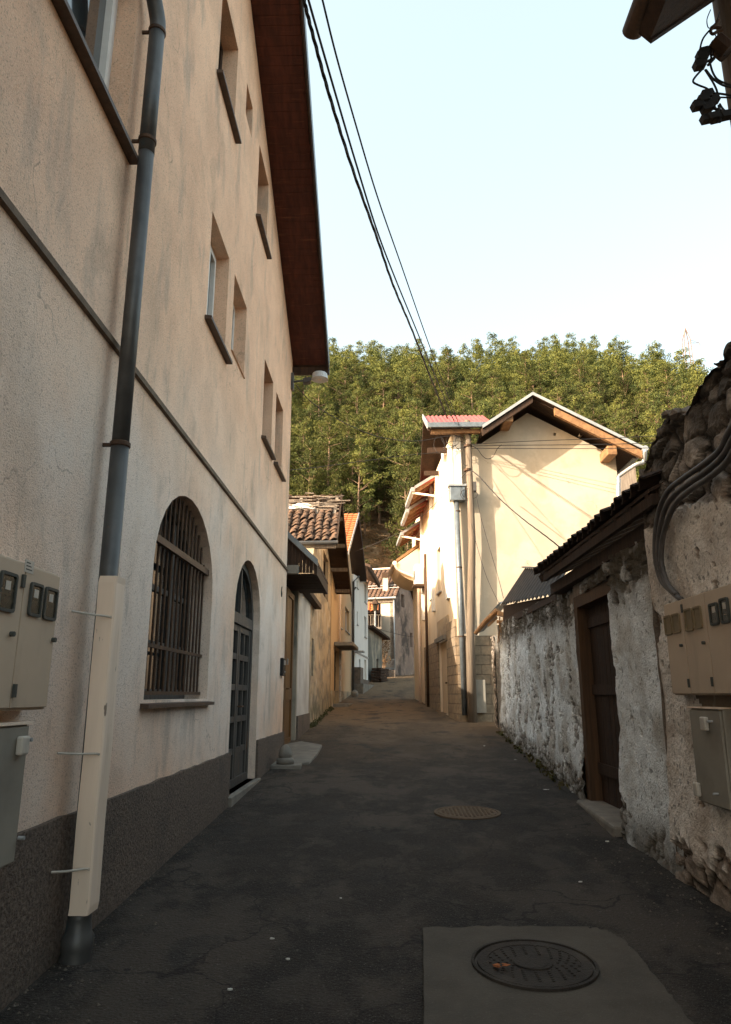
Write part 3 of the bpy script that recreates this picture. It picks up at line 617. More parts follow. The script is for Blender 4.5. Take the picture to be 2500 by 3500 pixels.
dk = MB(); dk.prism([pe+(.02, 0, -.03), pe+(.02, 0, .0), pe+(.02, 0, 0)+vn*Ln*.62, pe+(.02, 0, -.03)+vn*Ln*.62], (-7, 0, 0)).build('roof_deck', M['wood_dark'], C_)
bt = MB()
for i in range(9):                                # bare rafters and battens at the top
    x = XV-.15-i*.55; a = pe+vn*Ln*.6; b = pe+vn*Ln*1.0; bt.beam((x, a[1], a[2]-.02), (x+rr.uniform(-.05, .05), b[1], b[2]-.03), .09, .09)
for j in range(5):
    a = pe+vn*Ln*(.68+.075*j); bt.beam((XV-.02, a[1], a[2]+.045), (XV-6.5, a[1]+rr.uniform(-.05, .05), a[2]+.045+rr.uniform(-.06, .03)), .045, .04)
bt.build('roof_battens', M['wood_grey'], C_)
db = MB()
for i in range(26):
    x = XV-.25-rr.random()*2.6; a = pe+vn*Ln*(.66+.34*rr.random())+np.array((0, 0, .09+.10*rr.random())); L0 = rr.uniform(.25, .8); t = rr.uniform(-.9, .9)
    db.beam((x, a[1], a[2]), (x+L0*math.cos(t), a[1]+L0*math.sin(t)*.5, a[2]+L0*math.sin(t)*.35), rr.uniform(.03, .12), .025)
db.build('broken_planks', M['wood_grey'], C_)
sh = MB(); a = pe+vn*Ln*.665+np.array((0, 0, .085)); b = pe+vn*Ln*.78+np.array((0, 0, .09))
P0 = []; 
for i in range(15):
    x = XV-.75-i*.16; P0.append(((x, a[1]+rr.uniform(-.03, .03), a[2]+rr.uniform(-.01, .03)), (x, b[1]+rr.uniform(-.12, .05), b[2]+rr.uniform(-.08, .03))))
for i in range(14): sh.poly([P0[i][0], P0[i+1][0], P0[i+1][1], P0[i][1]])
so_ = sh.build('torn_membrane', M['white_wall'], C_); md = so_.modifiers.new('s', 'SOLIDIFY'); md.thickness = .012
ft = MB(); tiles(ft, pr_+np.array((0, 0, .04))+vf*Lf*.0, (-1, 0, 0), vf, 12, 16, .26, Lf/16, .03, .01, rr); ft.build('far_roof_tiles', M['tile_old'], C_)
vb = MB(); t = np.array((0, 0, .17))
vb.prism([pe-t*.6, pr_-t*.6, pr_+t*.7, pe+t*.7], (.035, 0, 0)); vb.prism([pr_-t*.6, pf-t*.6, pf+t*.7, pr_+t*.7], (.035, 0, 0))
for k in range(3): vb.beam(pr_+(.05, .02, -.16-.1*k), pf+(.06, -.1, -.12-.12*k), .025, .05)
vb.build('verge_board', M['wood_dark'], C_)
vs_ = MB(); n_ = 22
for i in range(n_):
    a = pr_+(pf-pr_)*(i/n_); b = pr_+(pf-pr_)*((i+.93)/n_); dz = rr.uniform(-.02, .02)
    vs_.prism([a+(-.0, 0, -.05+dz), b+(0, 0, -.05), b+(0, 0, -.07), a+(0, 0, -.07+dz)], (XR-XV, 0, 0))
for i in range(7):
    a = pe+(pr_-pe)*(i/7); b = pe+(pr_-pe)*((i+.93)/7); vs_.prism([a+(0, 0, -.05), b+(0, 0, -.05), b+(0, 0, -.07), a+(0, 0, -.07)], (XR-XV, 0, 0))
vs_.build('verge_soffit', M['wood_dark'], C_)
pt = MB()
for i in range(4): a = pr_+(pf-pr_)*(.15+.26*i); pt.beam(a+(0, 0, -.14), a+(XR-XV, 0, -.14), .10, .13)
pt.beam(pe+(-.02, .05, -.12), pe+(XR-XV, .05, -.12), .1, .12); pt.build('purlin_ends', M['wood_grey'], C_)
MB().tube([pe+(.05, -.08, -.03), pe+(-3, -.08, -.07)], .06, 8).build('gutter', M['pipe'], C_)

# ------------------------------------------------------------------ generic row house helper
def window_in(parent, fr, u0, u1, z0, z1, fm, gm, sm, depth=.14, t=.06, mull=True):
    f = MB()
    for (a, b, c, d) in ((u0, u1, z0, z0+t), (u0, u1, z1-t, z1), (u0, u0+t, z0+t, z1-t), (u1-t, u1, z0+t, z1-t)): fr.box(f, a, b, c, d, -depth-.05, -depth)
    if mull: m_ = (u0+u1)/2; fr.box(f, m_-.03, m_+.03, z0+t, z1-t, -depth-.05, -depth+.01)
    fo = f.build('window', fm, parent); g = MB(); fr.box(g, u0+t, u1-t, z0+t, z1-t, -depth-.04, -depth-.02); g.build('pane', gm, fo)
    s = MB(); fr.box(s, u0-.05, u1+.05, z0-.045, z0-.003, -.02, .07); s.build('sill', sm, fo)
    return fo
def frame2(p, q, n_sign):                         # wall frame through two plan points
    p, q = np.array(p[:2], float), np.array(q[:2], float); u = (q-p)/np.linalg.norm(q-p); n = np.array((u[1], -u[0]))*n_sign
    return Fr(p, u, n), np.linalg.norm(q-p)
def u_at(fr, x):                                  # where the wall crosses a photo column
    r = ray(x, 2200); A_ = np.array([[fr.u[0], -r[0]], [fr.u[1], -r[1]]]); s_ = np.linalg.solve(A_, EYE[:2]-fr.o[:2]); return s_[0]
def z_at(fr, x, y): r = ray(x, y); u = u_at(fr, x); A_ = np.array([[fr.u[0], -r[0]], [fr.u[1], -r[1]]]); s_ = np.linalg.solve(A_, EYE[:2]-fr.o[:2]); return 1.6+r[2]*s_[1]

# ORANGE HOUSE
D_ = thing('orange_house', (-1.8, 31, gz(31)), 'apricot house with bright red tile roof and dark gable overhang', 'house')
frO, LO = frame2((-1.9, 26.65), (-1.6, 37), 1)
eN, eR, eF = PX(1190, 1890, -1.35), PX(1226, 1760, -1.12), PX(1252, 1980, -.93)
uR = eR[1]-26.65; zN = eN[2]-.25; zR_ = eR[2]-.3; zF = eF[2]-.25
wn_ = []
for (xa, xb, ya, yb) in ((1180, 1194, 2080, 2160), (1160, 1168, 2060, 2145)):
    ua, ub = u_at(frO, xa), u_at(frO, xb); m_ = (xa+xb)/2; wn_.append((ua, ub, z_at(frO, m_, yb), z_at(frO, m_, ya)))
ud0, ud1 = u_at(frO, 1144), u_at(frO, 1160); zd1 = z_at(frO, 1152, 2225)
hO = [rect(*q) for q in wn_]+[rect(ud0, ud1, 1.05, zd1)]
wall(frO, [(0, .5), (LO, .5), (LO, zF), (uR, zR_), (0, zN)], hO, .35, .18).build('wall', M['orange_wall'], D_)
mb = MB(); mb.prism([frO.p(0, .5, -.36), frO.p(0, .5, -7), frO.p(0, zN, -7), frO.p(0, zN, -.36)], (0, .3, 0)); mb.build('end_wall', M['orange_wall'], D_); mb = MB(); mb.prism([frO.p(LO, .5, -.36), frO.p(LO, .5, -7), frO.p(LO, zF, -7), frO.p(LO, zF, -.36)], (0, -.3, 0)); mb.build('end_wall', M['orange_wall'], D_)
for q in wn_: window_in(D_, frO, *q, M['white_pvc'], M['glass'], M['tin_white'])
f = MB(); frO.box(f, ud0, ud1, 1.05, zd1, -.2, -.15)
for k in range(4): frO.box(f, ud0+.1, ud1-.1, 1.25+k*.55, 1.62+k*.55, -.149, -.13)
f.build('door', M['wood_dark'], D_)
f = MB(); z = 1.1; k = 0
while z < zd1+.1: frO.box(f, ud1+.02, ud1+(.5 if k % 2 else .62), z, z+.2, .003, .05+.02*(k % 2)); z += .215; k += 1
f.build('door_quoins', M['plaster_white'], D_)
f = MB(); frO.box(f, ud0-.3, ud1+.8, zd1+.12, zd1+.27, .003, .75); f.build('door_hood', M['conc'], D_, bevel=.03)
f = MB(); frO.box(f, ud0-.6, ud1+.2, .8, gz(27.5)+.12, .0, .6); f.build('door_step', M['conc'], D_, bevel=.02)
f = MB(); frO.box(f, 0, LO, .5, 1.75, .004, .02); f.build('plinth', M['plaster_old'], D_)
tr_ = MB(); vO = (eR-eN); LvO = np.linalg.norm(vO); tiles(tr_, eN+np.array((0, 0, .05)), (-1, 0, 0), vO/LvO, 26, 16, .25, LvO/16, .012, .004); tr_.build('roof_tiles', M['tile_orange'], D_)
MB().prism([eN+(0, 0, -.1), eR+(0, 0, -.1), eR+(0, 0, .0), eN+(0, 0, .0)], (-7, 0, 0)).prism([eR+(0, 0, -.1), eF+(0, 0, -.1), eF+(0, 0, .04), eR+(0, 0, .04)], (-7, 0, 0)).build('roof_deck', M['wood_dark'], D_)
MB().prism([eN+(.005, 0, -.06), eR+(.005, 0, -.06), eR+(.005, 0, .12), eN+(.005, 0, .12)], (.03, 0, 0)).build('verge_flashing', M['tin_white'], D_)
MB().prism([eR+(.005, 0, -.2), eF+(.005, 0, -.2), eF+(.005, 0, .08), eR+(.005, 0, .08)], (.03, 0, 0)).build('verge_board', M['wood_dark'], D_)
MB().tube([eF+(.03, .08, -.1), eF+(-1.5, .08, -.12)], .06, 8).build('gutter', M['tin_white'], D_)

def small_pipe(name, pts, r, m, label, cat='drainpipe', group=None):
    o = MB().tube(pts, r, 8).build(name, m, smooth=True); return tag(o, label, cat, group)
p1 = frO.p(LO-.35, 0, .12)
small_pipe('drainpipe', [(p1[0], p1[1], gz(36.5)-.02), (p1[0], p1[1], zF-.5), (p1[0]+.25, p1[1]+.5, zF-.15)], .06, M['pipe'], 'dark drainpipe down the far edge of the apricot house')
p2 = frO.p(LO+.15, 0, .10)
small_pipe('drainpipe', [(p2[0], p2[1], gz(37)-.02), (p2[0], p2[1], zF-.9), (p2[0]+.1, p2[1]+.1, zF-.7)], .05, M['iron'], 'brown drainpipe between the apricot and the white house')
p3 = frO.p(u_at(frO, 1153), 0, .1)
small_pipe('drainpipe', [(p3[0], p3[1], zd1+.3), (p3[0], p3[1], zN+.2)], .05, M['guard'], 'cream drainpipe above the stone-edged doorway of the apricot house')
p4 = PG(1213, 2382); tag(MB().lathe((p4[0], p4[1], gz(p4[1])-.05), [(.09, 0), (.15, .08), (.17, .2), (.14, .3), (.07, .36), (.01, .38)], 14).build('guard_stone', M['conc'], smooth=True), 'round pale stone ball at the foot of the dark drainpipe', 'bollard')

# WHITE HOUSE
E_ = thing('white_house', (-1.3, 41, gz(41)), 'narrow bright white rendered house with grey base', 'house')
frE, LE = frame2((-1.52, 37.5), (-.92, 45.2), 1)
zE0 = z_at(frE, 1217, 1985); zE1 = z_at(frE, 1261, 2005)
wE = []
for (xa, xb, ya, yb) in ((1246, 1253, 2000, 2060), (1246, 1253, 2108, 2178), (1220, 1223, 2090, 2135), (1219, 1223, 1985, 2010), (1228, 1233, 2254, 2285)):
    m_ = (xa+xb)/2; wE.append((u_at(frE, xa), u_at(frE, xb), z_at(frE, m_, yb), z_at(frE, m_, ya)))
dE = (u_at(frE, 1246), u_at(frE, 1253), 2.35, z_at(frE, 1250, 2256))
hE = [rect(*q) for q in wE]+[rect(*dE)]
wall(frE, [(0, .8), (LE, .8), (LE, zE1+.2), (0, zE0+.2)], hE, .35, .15).build('wall', M['white_wall'], E_)
mb = MB(); mb.prism([frE.p(0, .8, -.36), frE.p(0, .8, -6), frE.p(0, zE0, -6), frE.p(0, zE0, -.36)], (0, .3, 0)); mb.build('end_wall', M['white_wall'], E_); mb = MB(); mb.prism([frE.p(LE, .8, -.36), frE.p(LE, .8, -6), frE.p(LE, zE1, -6), frE.p(LE, zE1, -.36)], (0, -.3, 0)); mb.build('end_wall', M['white_wall'], E_)
for q in wE: window_in(E_, frE, *q, M['white_pvc'], M['glass'], M['tin_white'], t=.05, mull=False)
f = MB(); frE.box(f, *dE, -.17, -.13); frE.box(f, dE[0]+.2, dE[1]-.2, dE[2]+1.1, dE[3]-.2, -.129, -.12); f.build('door', M['white_paint'], E_)
f = MB(); frE.box(f, -.05, LE, .8, z_at(frE, 1240, 2322), .004, .09); f.build('plinth', M['plinth'], E_)
f = MB(); frE.box(f, 0, LE, z_at(frE, 1240, 2240)-.04, z_at(frE, 1240, 2240)+.04, .003, .04); f.build('string_course', M['tin_white'], E_)
f = MB(); zz = zE1+.2
f.prism([frE.p(1.5, zz+1.3, -2.5), frE.p(1.5, zz-.15, .75), frE.p(1.5, zz+.0, .75), frE.p(1.5, zz+1.45, -2.5)], tuple(frE.u*(LE-1.0))); rE = f.build('roof', M['tile_far'], E_)
f = MB(); frE.box(f, 1.5, LE+.5, zz-.3, zz-.12, .62, .76); f.build('gutter', M['iron'], rE)
f = MB(); frE.box(f, .2, 1.0, z_at(frE, 1222, 2232)-.05, z_at(frE, 1222, 2232)+.03, .003, .5); f.build('door_hood', M['tin_white'], E_)
f = MB(); frE.box(f, -.2, 1.2, .9, z_at(frE, 1222, 2285), .06, .4); tag(f.build('garden_wall', M['rubble']), 'dark stub of stone wall in front of the white house', 'wall')
f = MB(); frE.box(f, -.3, LE+.8, gz(38)-.3, gz(44)-.05, .1, .55); tag(f.build('pavement', M['conc']), kind='structure')

# SHED, log pile, lantern, timber balcony house
S_ = thing('stone_shed', (-.5, 47, gz(47)), 'low damp-stained plaster shed with thin dark roof beyond the white house', 'shed')
frS, LS = frame2((-.93, 46.0), (-.05, 49.0), 1)
zS = z_at(frS, 1280, 2160); dS = (u_at(frS, 1287), u_at(frS, 1294), 2.0, z_at(frS, 1290, 2252))
wall(frS, [(0, 1.8), (LS, 1.8), (LS, zS-.25), (0, zS+.15)], [rect(*dS)], .3, .2).build('wall', M['shed'], S_)
f = MB(); frS.box(f, *dS, -.22, -.18); f.build('door', M['wood_dark'], S_)
f = MB(); f.prism([frS.p(-.1, zS+.15, .4), frS.p(LS+.7, zS-.35, .4), frS.p(LS+.7, zS-.22, .4), frS.p(-.1, zS+.3, .4)], tuple(-frS.n*1.6)); f.build('roof', M['tile_dark'], S_)
f = MB(); rl = random.Random(8)
lp = thing('log_pile', (-.45, 45.2, gz(45)), 'dark stack of old timber beside the shed', 'wood pile')
for i in range(5):
    for j in range(4): a = frS.p(-.2+rl.uniform(-.1, .1), gz(46)+.1+.17*i, .35+.16*j); f.beam(a, a+frS.u*rl.uniform(1.3, 1.9), .15, .14)
f.build('timber', M['wood_dark'], lp)
lt = PY(1283, 2092, 48.9); lx, ly = lt[0], lt[1]
sla = thing('street_lamp', (lx, ly, gz(ly)), 'old-fashioned black lantern on a pale post behind the shed roof', 'street lamp')
zl = PY(1283, 2088, ly)[2]
MB().tube([(lx, ly, gz(ly)-.1), (lx, ly, zl)], .06, 8).build('post', M['tin_white'], sla)
MB().lathe((lx, ly, zl), [(.12, 0), (.2, .45), (.19, .45)], 6).build('lantern_glass', M['cab_glass'], sla)
MB().lathe((lx, ly, zl+.452), [(.30, 0), (.28, .05), (.10, .26), (.05, .3), (.03, .42), (.01, .44)], 6).build('lantern_cap', M['iron'], sla)
H_ = thing('balcony_house', (-.7, 50.5, gz(50)), 'small brown timber house with balcony and orange tiles behind the shed', 'house')
a = PY(1262, 2190, 50.3); b = PY(1300, 2190, 50.3); zt_ = PY(1290, 2092, 50.3)[2]
MB().box(-4, b[0], 50.3, 50.6, 2.4, zt_).box(b[0]-.3, b[0], 50.62, 53, 2.4, zt_).build('wall', M['wood_dark'], H_)
zb = PY(1280, 2145, 50.2)[2]
f = MB(); f.box(-3, b[0]+.1, 49.75, 50.29, zb-.15, zb); 
for i in range(14): f.box(b[0]+.05-i*.18, b[0]+.09-i*.18, 49.78, 49.82, zb+.001, zb+.8)
f.box(-3, b[0]+.1, 49.76, 49.84, zb+.801, zb+.88); f.build('balcony', M['wood_grey'], H_)
window_in(H_, Fr((0, 50.3), (1, 0), (0, -1)), PY(1268, 2120, 50.3)[0], PY(1282, 2120, 50.3)[0], zb+.2, zb+1.3, M['wood_grey'], M['cab_glass'], M['wood_grey'], depth=-.03)
f = MB(); zz = PY(1280, 2088, 49.6)[2]; z2 = PY(1280, 2060, 51)[2]; tiles(f, (b[0]-.1, 49.6, zz), (-1, 0, 0), np.array((0, 1.4, z2-zz))/math.hypot(1.4, z2-zz), 12, 4, .3, .4, .04, .004); f.build('roof_tiles', M['tile_orange'], H_)
MB().prism([(b[0]+.05, 49.6, zz-.1), (b[0]+.05, 51.2, z2), (b[0]+.05, 52.8, zz-.1)], (-4, 0, 0)).build('roof_deck', M['wood_dark'], H_)

# FAR CHIMNEY HOUSE (its corner points at the street)
G_ = thing('chimney_house', (1, 54, 2.9), 'far weathered house with brown tile roof and brick chimney closing the street', 'house')
c0 = PY(1350, 2300, 52.3); gu = np.array((.30, .954)); fu = np.array((-.954, .30)); GW = 5.6; GL = 8.5
ze = z_g = PY(1350, 2030, 52.3)[2]; zrg = ze+2.35
frG = Fr(c0, gu, (gu[1], -gu[0])); frF = Fr(c0, fu, (-.30, -.954))
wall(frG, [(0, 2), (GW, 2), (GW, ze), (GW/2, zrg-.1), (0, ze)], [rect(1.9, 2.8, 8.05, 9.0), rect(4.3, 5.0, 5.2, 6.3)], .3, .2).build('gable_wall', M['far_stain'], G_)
wall(frF, rect(.0, GL, 2, ze), [], .3).build('front_wall', M['far_cream'], G_)
for q in ((1.9, 2.8, 8.05, 9.0), (4.3, 5.0, 5.2, 6.3)):
    f = MB(); frG.box(f, *q, -.22, -.17); f.build('shutter', M['wood_dark'], G_)
pe0 = np.array((c0[0], c0[1], ze)); g3 = np.array((*gu, 0)); f3 = np.array((*fu, 0))
vv = g3*(GW/2)+np.array((0, 0, zrg-ze)); lv = np.linalg.norm(vv); vv = vv/lv
o_ = pe0-f3*.25-vv*.35
f = MB(); tiles(f, o_, f3, vv, 26, 14, .34, (lv+.4)/14, .05, .005); f.build('roof_tiles', M['tile_far'], G_)
f = MB(); f.prism([o_-(0, 0, .02), o_+vv*(lv+.35)-(0, 0, .02), o_+vv*(lv+.35)-(0, 0, .14), o_-(0, 0, .14)], tuple(f3*GL)); v2 = vv*np.array((-1, -1, 1)); pk = pe0-f3*.25+vv*lv; dn = g3*(GW/2+.3)-np.array((0, 0, (zrg-ze)*1.1))
f.prism([pk, pk+dn, pk+dn-(0, 0, .12), pk-(0, 0, .12)], tuple(f3*GL)); f.build('roof_deck', M['wood_dark'], G_)
MB().tube([pk+(0, 0, .05), pk+f3*GL+(0, 0, .05)], .09, 8).build('ridge_cap', M['far_cream'], G_)
MB().tube([o_-vv*.05+(0, 0, -.05), o_+f3*GL-vv*.05+(0, 0, -.05)], .08, 8).build('gutter', M['tin_white'], G_)
MB().beam(pe0+f3*.0-g3*.05-(0, 0, .35), pe0+f3*GL-g3*.05-(0, 0, .35), .12, .5).build('eave_board', M['wood_grey'], G_)
sgd = MB()
for k in (1.0, 1.35): sgd.tube([o_+vv*k+(0, 0, .13), o_+vv*k+f3*GL+(0, 0, .13)], .025, 5)
sgd.build('snow_guard', M['tin_white'], G_)
cp = PY(1318, 2008, 53.1); zc1 = PY(1318, 1960, 53.1)[2]; zc0 = cp[2]-1.2
f = MB().obox((cp[0]-.2, cp[1]-.25, zc0), (.4, 0, 0), (0, .5, 0), (0, 0, zc1-.35-zc0)); ch = f.build('chimney', M['far_cream'], G_)
MB().obox((cp[0]-.26, cp[1]-.3, zc1-.349), (.52, 0, 0), (0, .6, 0), (0, 0, .35)).build('chimney_cap', M['iron'], ch)
dpp = frF.p(-.02, 0, .1); small_pipe('drainpipe', [(dpp[0], dpp[1], 2.7), (dpp[0], dpp[1], ze-.15)], .06, M['tin_white'], 'pale drainpipe on the corner of the far chimney house')
# low stone wall and railing, bush
sw = thing('railing_wall', (.4, 51, 2.8), 'low dark stone wall with pale railing in front of the far chimney house', 'fence')
a = PY(1320, 2300, 50.8); b = PY(1352, 2300, 50.8); z1 = PY(1330, 2290, 50.8)[2]
MB().box(a[0], b[0], 50.8, 51.1, 2.4, z1).build('base_wall', M['rubble'], sw)
f = MB(); z2 = PY(1330, 2252, 50.8)[2]
for i in range(9): x = a[0]+(b[0]-a[0])*i/8; f.tube([(x, 50.95, z1), (x, 50.95, z2)], .015, 5)
f.tube([(a[0], 50.95, z2-.05), (b[0], 50.95, z2-.05)], .02, 5).tube([(a[0], 50.95, z1+.1), (b[0], 50.95, z1+.1)], .02, 5); f.build('railing', M['tin_white'], sw)

def leafclump(mb, c, rad, n, size, r):
    c = np.array(c)
    for _ in range(n):
        while True:
            d = np.array([r.uniform(-1, 1) for _ in range(3)])
            if d@d < 1: break
        p = c+d*np.array(rad); a = np.array([r.gauss(0, 1) for _ in range(3)]); a = a/np.linalg.norm(a)
        b = np.cross(a, [r.gauss(0, 1) for _ in range(3)]); b = b/np.linalg.norm(b); s_ = size*r.uniform(.6, 1.3)
        mb.poly([p-a*s_*.5, p+b*s_*.28, p+a*s_*.6, p-b*s_*.28])
rb = random.Random(21)
bu = thing('garden_bush', PY(1312, 2300, 50.0), 'reddish brown bare bush between shed and far house', 'bush'); bp_ = PY(1313, 2215, 50.0)
f = MB()
for i in range(26): leafclump(f, (bp_[0]+rb.uniform(-.35, .35), 50+rb.uniform(-.3, .3), bp_[2]+rb.uniform(-1.1, .9)), (.25, .25, .3), 30, .10, rb)
f.build('foliage', M['scrub'], bu)
f = MB()
for i in range(9): f.tube([(bp_[0]+rb.uniform(-.06, .06), 50, 2.6), (bp_[0]+rb.uniform(-.2, .2), 50, 4), (bp_[0]+rb.uniform(-.5, .5), 50+rb.uniform(-.3, .3), bp_[2]+rb.uniform(-.5, 1.1))], [.03, .02, .008], 5)
f.build('stem', M['bark'], bu)

# ------------------------------------------------------------------ CREAM GABLE HOUSE
I_ = thing('gable_house', (4, 21, gz(21)), 'tall cream house with sunlit gable, tin-edged roof and stone ground floor', 'house')
YG = 21.0
frI = Fr((0, YG), (1, 0), (0, -1))
gl = PY(1566, 2200, YG)[0]; gr_ = 7.15
OV = .85
ap = PY(1820, 1343, YG-OV)
le = PY(1655, 1452, YG-OV); re_ = PY(2200, 1530, YG-OV)
kL = (ap[2]-le[2])/(ap[0]-le[0]); kR = (ap[2]-re_[2])/(re_[0]-ap[0])
zg = lambda x: ap[2]-.30-(kL*(ap[0]-x) if x < ap[0] else kR*(x-ap[0]))
holeC = []
for hx in (1897, 1987):
    c = PY(hx, 1484, YG); holeC.append([(c[0]+.05*math.cos(t*math.pi/5), c[2]+.05*math.sin(t*math.pi/5)) for t in range(10)])
wall(frI, [(gl, .3), (gr_, .3), (gr_, zg(gr_)), (ap[0], zg(ap[0])), (le[0], zg(le[0])), (gl, zg(le[0])-.0)], holeC, .4, .2).build('gable_wall', M['cream'], I_)
qb = MB(); frI.box(qb, gl-.02, gr_, .3, 3.25, .004, .06); qb.build('stone_base', M['quoin'], I_)
MB().box(gr_-.35, gr_, YG+.41, YG+9, .3, zg(gr_)).build('side_wall', M['cream'], I_)
# street front
frW, LW = frame2((gl, YG), (1.42, 33.3), -1)
bays = []
fdo = (u_at(frW, 1533), u_at(frW, 1502)); zdt = z_at(frW, 1518, 2192)
w_a = (u_at(frW, 1514), u_at(frW, 1502), z_at(frW, 1508, 2020), z_at(frW, 1508, 1862)); w_b = (u_at(frW, 1485), u_at(frW, 1479), z_at(frW, 1482, 2045), z_at(frW, 1482, 1940))
d2 = (u_at(frW, 1487), u_at(frW, 1481), 1.6, z_at(frW, 1484, 2240))
hW = [rect(fdo[0], fdo[1], 1.0, zdt), rect(*w_a), rect(*w_b)]
wall(frW, [(.0, .3), (LW, .3), (LW, 9.2), (0, 9.45)], hW, .4, .2).build('front_wall', M['cream_front'], I_)
window_in(I_, frW, *w_a, M['white_pvc'], M['glass'], M['tin_white'], depth=.12)
window_in(I_, frW, *w_b, M['white_pvc'], M['glass'], M['tin_white'], depth=.12)
f = MB(); frW.box(f, fdo[0], fdo[1], 1.0, zdt, -.12, -.07); fo = f.build('door', M['white_paint'], I_, label='plain cream garage door set between stone blocks')
f = MB(); frW.box(f, (fdo[0]+fdo[1])/2-.1, (fdo[0]+fdo[1])/2+.1, 1.95, 2.0, -.069, -.03); f.build('handle', M['iron'], fo)
f = MB(); frW.box(f, fdo[0]-.1, fdo[1]+.1, zdt+.002, zdt+.14, .075, .16); f.build('lintel', M['conc'], I_)
qf = MB(); frW.box(qf, .07, fdo[0]-.02, .3, 3.75, .004, .065); qf.build('corner_blocks', M['quoin'], I_); qf = MB(); frW.box(qf, fdo[1]+.02, LW-4.5, .3, 3.4, .004, .065); qf.build('stone_front', M['quoin'], I_)
qf = MB(); frW.box(qf, fdo[0]-.3, fdo[1]+.3, zdt+.15, zdt+.75, .003, .02); qf.build('bare_patch', M['plaster_old'], I_)
# upper front: pilasters between recessed bays and stepped eaves
for (x, w_, zt2) in ((1545, .5, 9.4), (1492, .35, 9.6), (1455, .35, 9.4)): f = MB(); u = u_at(frW, x); frW.box(f, u, u+w_, 4.5, zt2, .003, .09); f.build('pilaster', M['white_wall'], I_)
def eave(k, xw, Ln_, z_w, z_o, ov, m1=M['wood_gold']):
    u = u_at(frW, xw)
    f = MB(); top = [frW.p(u, z_w+.45, -1.0), frW.p(u, z_o, ov), frW.p(u, z_o+.09, ov), frW.p(u, z_w+.54, -1.0)]
    f.prism(top, tuple(frW.u*Ln_)); eo = f.build('eave', M['tin_red'], I_)
    for j in range(4):
        f = MB(); uu = u+.05+j*(Ln_-.15)/3; f.prism([frW.p(uu, z_w-.02, .0), frW.p(uu, z_o-.17, ov-.03), frW.p(uu, z_o-.01, ov-.03), frW.p(uu, z_w+.28, -.4), frW.p(uu, z_w+.08, -.4)], tuple(frW.u*.09)); f.build('rafter', m1, eo)
    f = MB(); f.prism([frW.p(u-.03, z_w+.35, -.4), frW.p(u-.03, z_o-.03, ov), frW.p(u-.03, z_o+.09, ov), frW.p(u-.03, z_w+.47, -.4)], tuple(frW.u*.028)); f.build('edge_trim', M['tin_white'], eo)
    f = MB(); frW.box(f, u-.05, u+Ln_, z_o-.12, z_o+.03, ov+.003, ov+.13); f.build('gutter', M['tin_white'], eo)
    if k != 1: f = MB(); f.tube([frW.p(u+.1, z_o-.14, ov+.06), frW.p(u-.5, z_o-.42, .06)], .04, 8); f.build('outlet_pipe', M['guard'], eo)
for k, (xw, yw, yo) in enumerate(((1502, 1597, 1640), (1475, 1680, 1700), (1449, 1768, 1800))):
    zw = z_at(frW, xw, yw); eave(k, xw, 2.3, zw-.1, zw-.45, .75)
# corner roof facing us
xr0 = PY(1463, 1455, YG-.5)[0]; xr1 = PY(1655, 1455, YG-.5)[0]; z0 = PY(1560, 1450, YG-.5)[2]; z1 = PY(1560, 1422, YG+1.7)[2]
f = MB(); n_ = 58
for i in range(n_):
    for (ya, za) in ((YG-.5, z0), (YG+1.7, z1)): x = xr0-.02+(xr1-xr0+.3)*i/(n_-1); f.v.append((x, ya, za+.035*(1 if (i % 4) in (1, 2) else 0)))
for i in range(n_-1): f.f.append((2*i, 2*i+2, 2*i+3, 2*i+1))
cr = f.build('corner_roof', M['tin_red'], I_); md = cr.modifiers.new('s', 'SOLIDIFY'); md.thickness = .012
MB().prism([(xr0, YG-.5, z0-.06), (xr0, YG+1.7, z1-.06), (xr0, YG+4.5, z0-.3), (xr0, YG+4.5, z0-.42), (xr0, YG+1.7, z1-.2), (xr0, YG-.5, z0-.2)], (.06, 0, 0)).prism([(xr0+.065, YG-.45, z0-.09), (xr0+.065, YG+1.7, z1-.09), (xr0+.065, YG+4.5, z0-.35), (xr0+.065, YG+4.5, z0-.38), (xr0+.065, YG+1.7, z1-.12), (xr0+.065, YG-.45, z0-.12)], (1.2, 0, 0)).build('boarded_soffit', M['wood_dark'], cr)
for yy in (YG+.9, YG+2.9): f = MB(); f.box(xr0+.07, gl+.05, yy, yy+.1, z0-.55 if yy > YG+2 else z0-.42, (z0-.40 if yy > YG+2 else z0-.25)+.0); f.build('rafter', M['wood_dark'], cr)
MB().prism([(xr0-.03, YG-.52, z0-.13), (xr0-.03, YG+1.7, z1-.1), (xr0-.03, YG+1.7, z1+.08), (xr0-.03, YG-.52, z0+.08)], (.028, 0, 0)).build('verge_trim', M['tin_white'], cr)
MB().box(xr0, xr1+.06, YG-.64, YG-.51, z0-.13, z0+.02).build('gutter', M['tin_blue'], cr)
MB().box(xr0+.1, xr1, YG-.45, YG-.30, z0-.26, z0-.135).build('eave_beam', M['wood_gold'], cr)
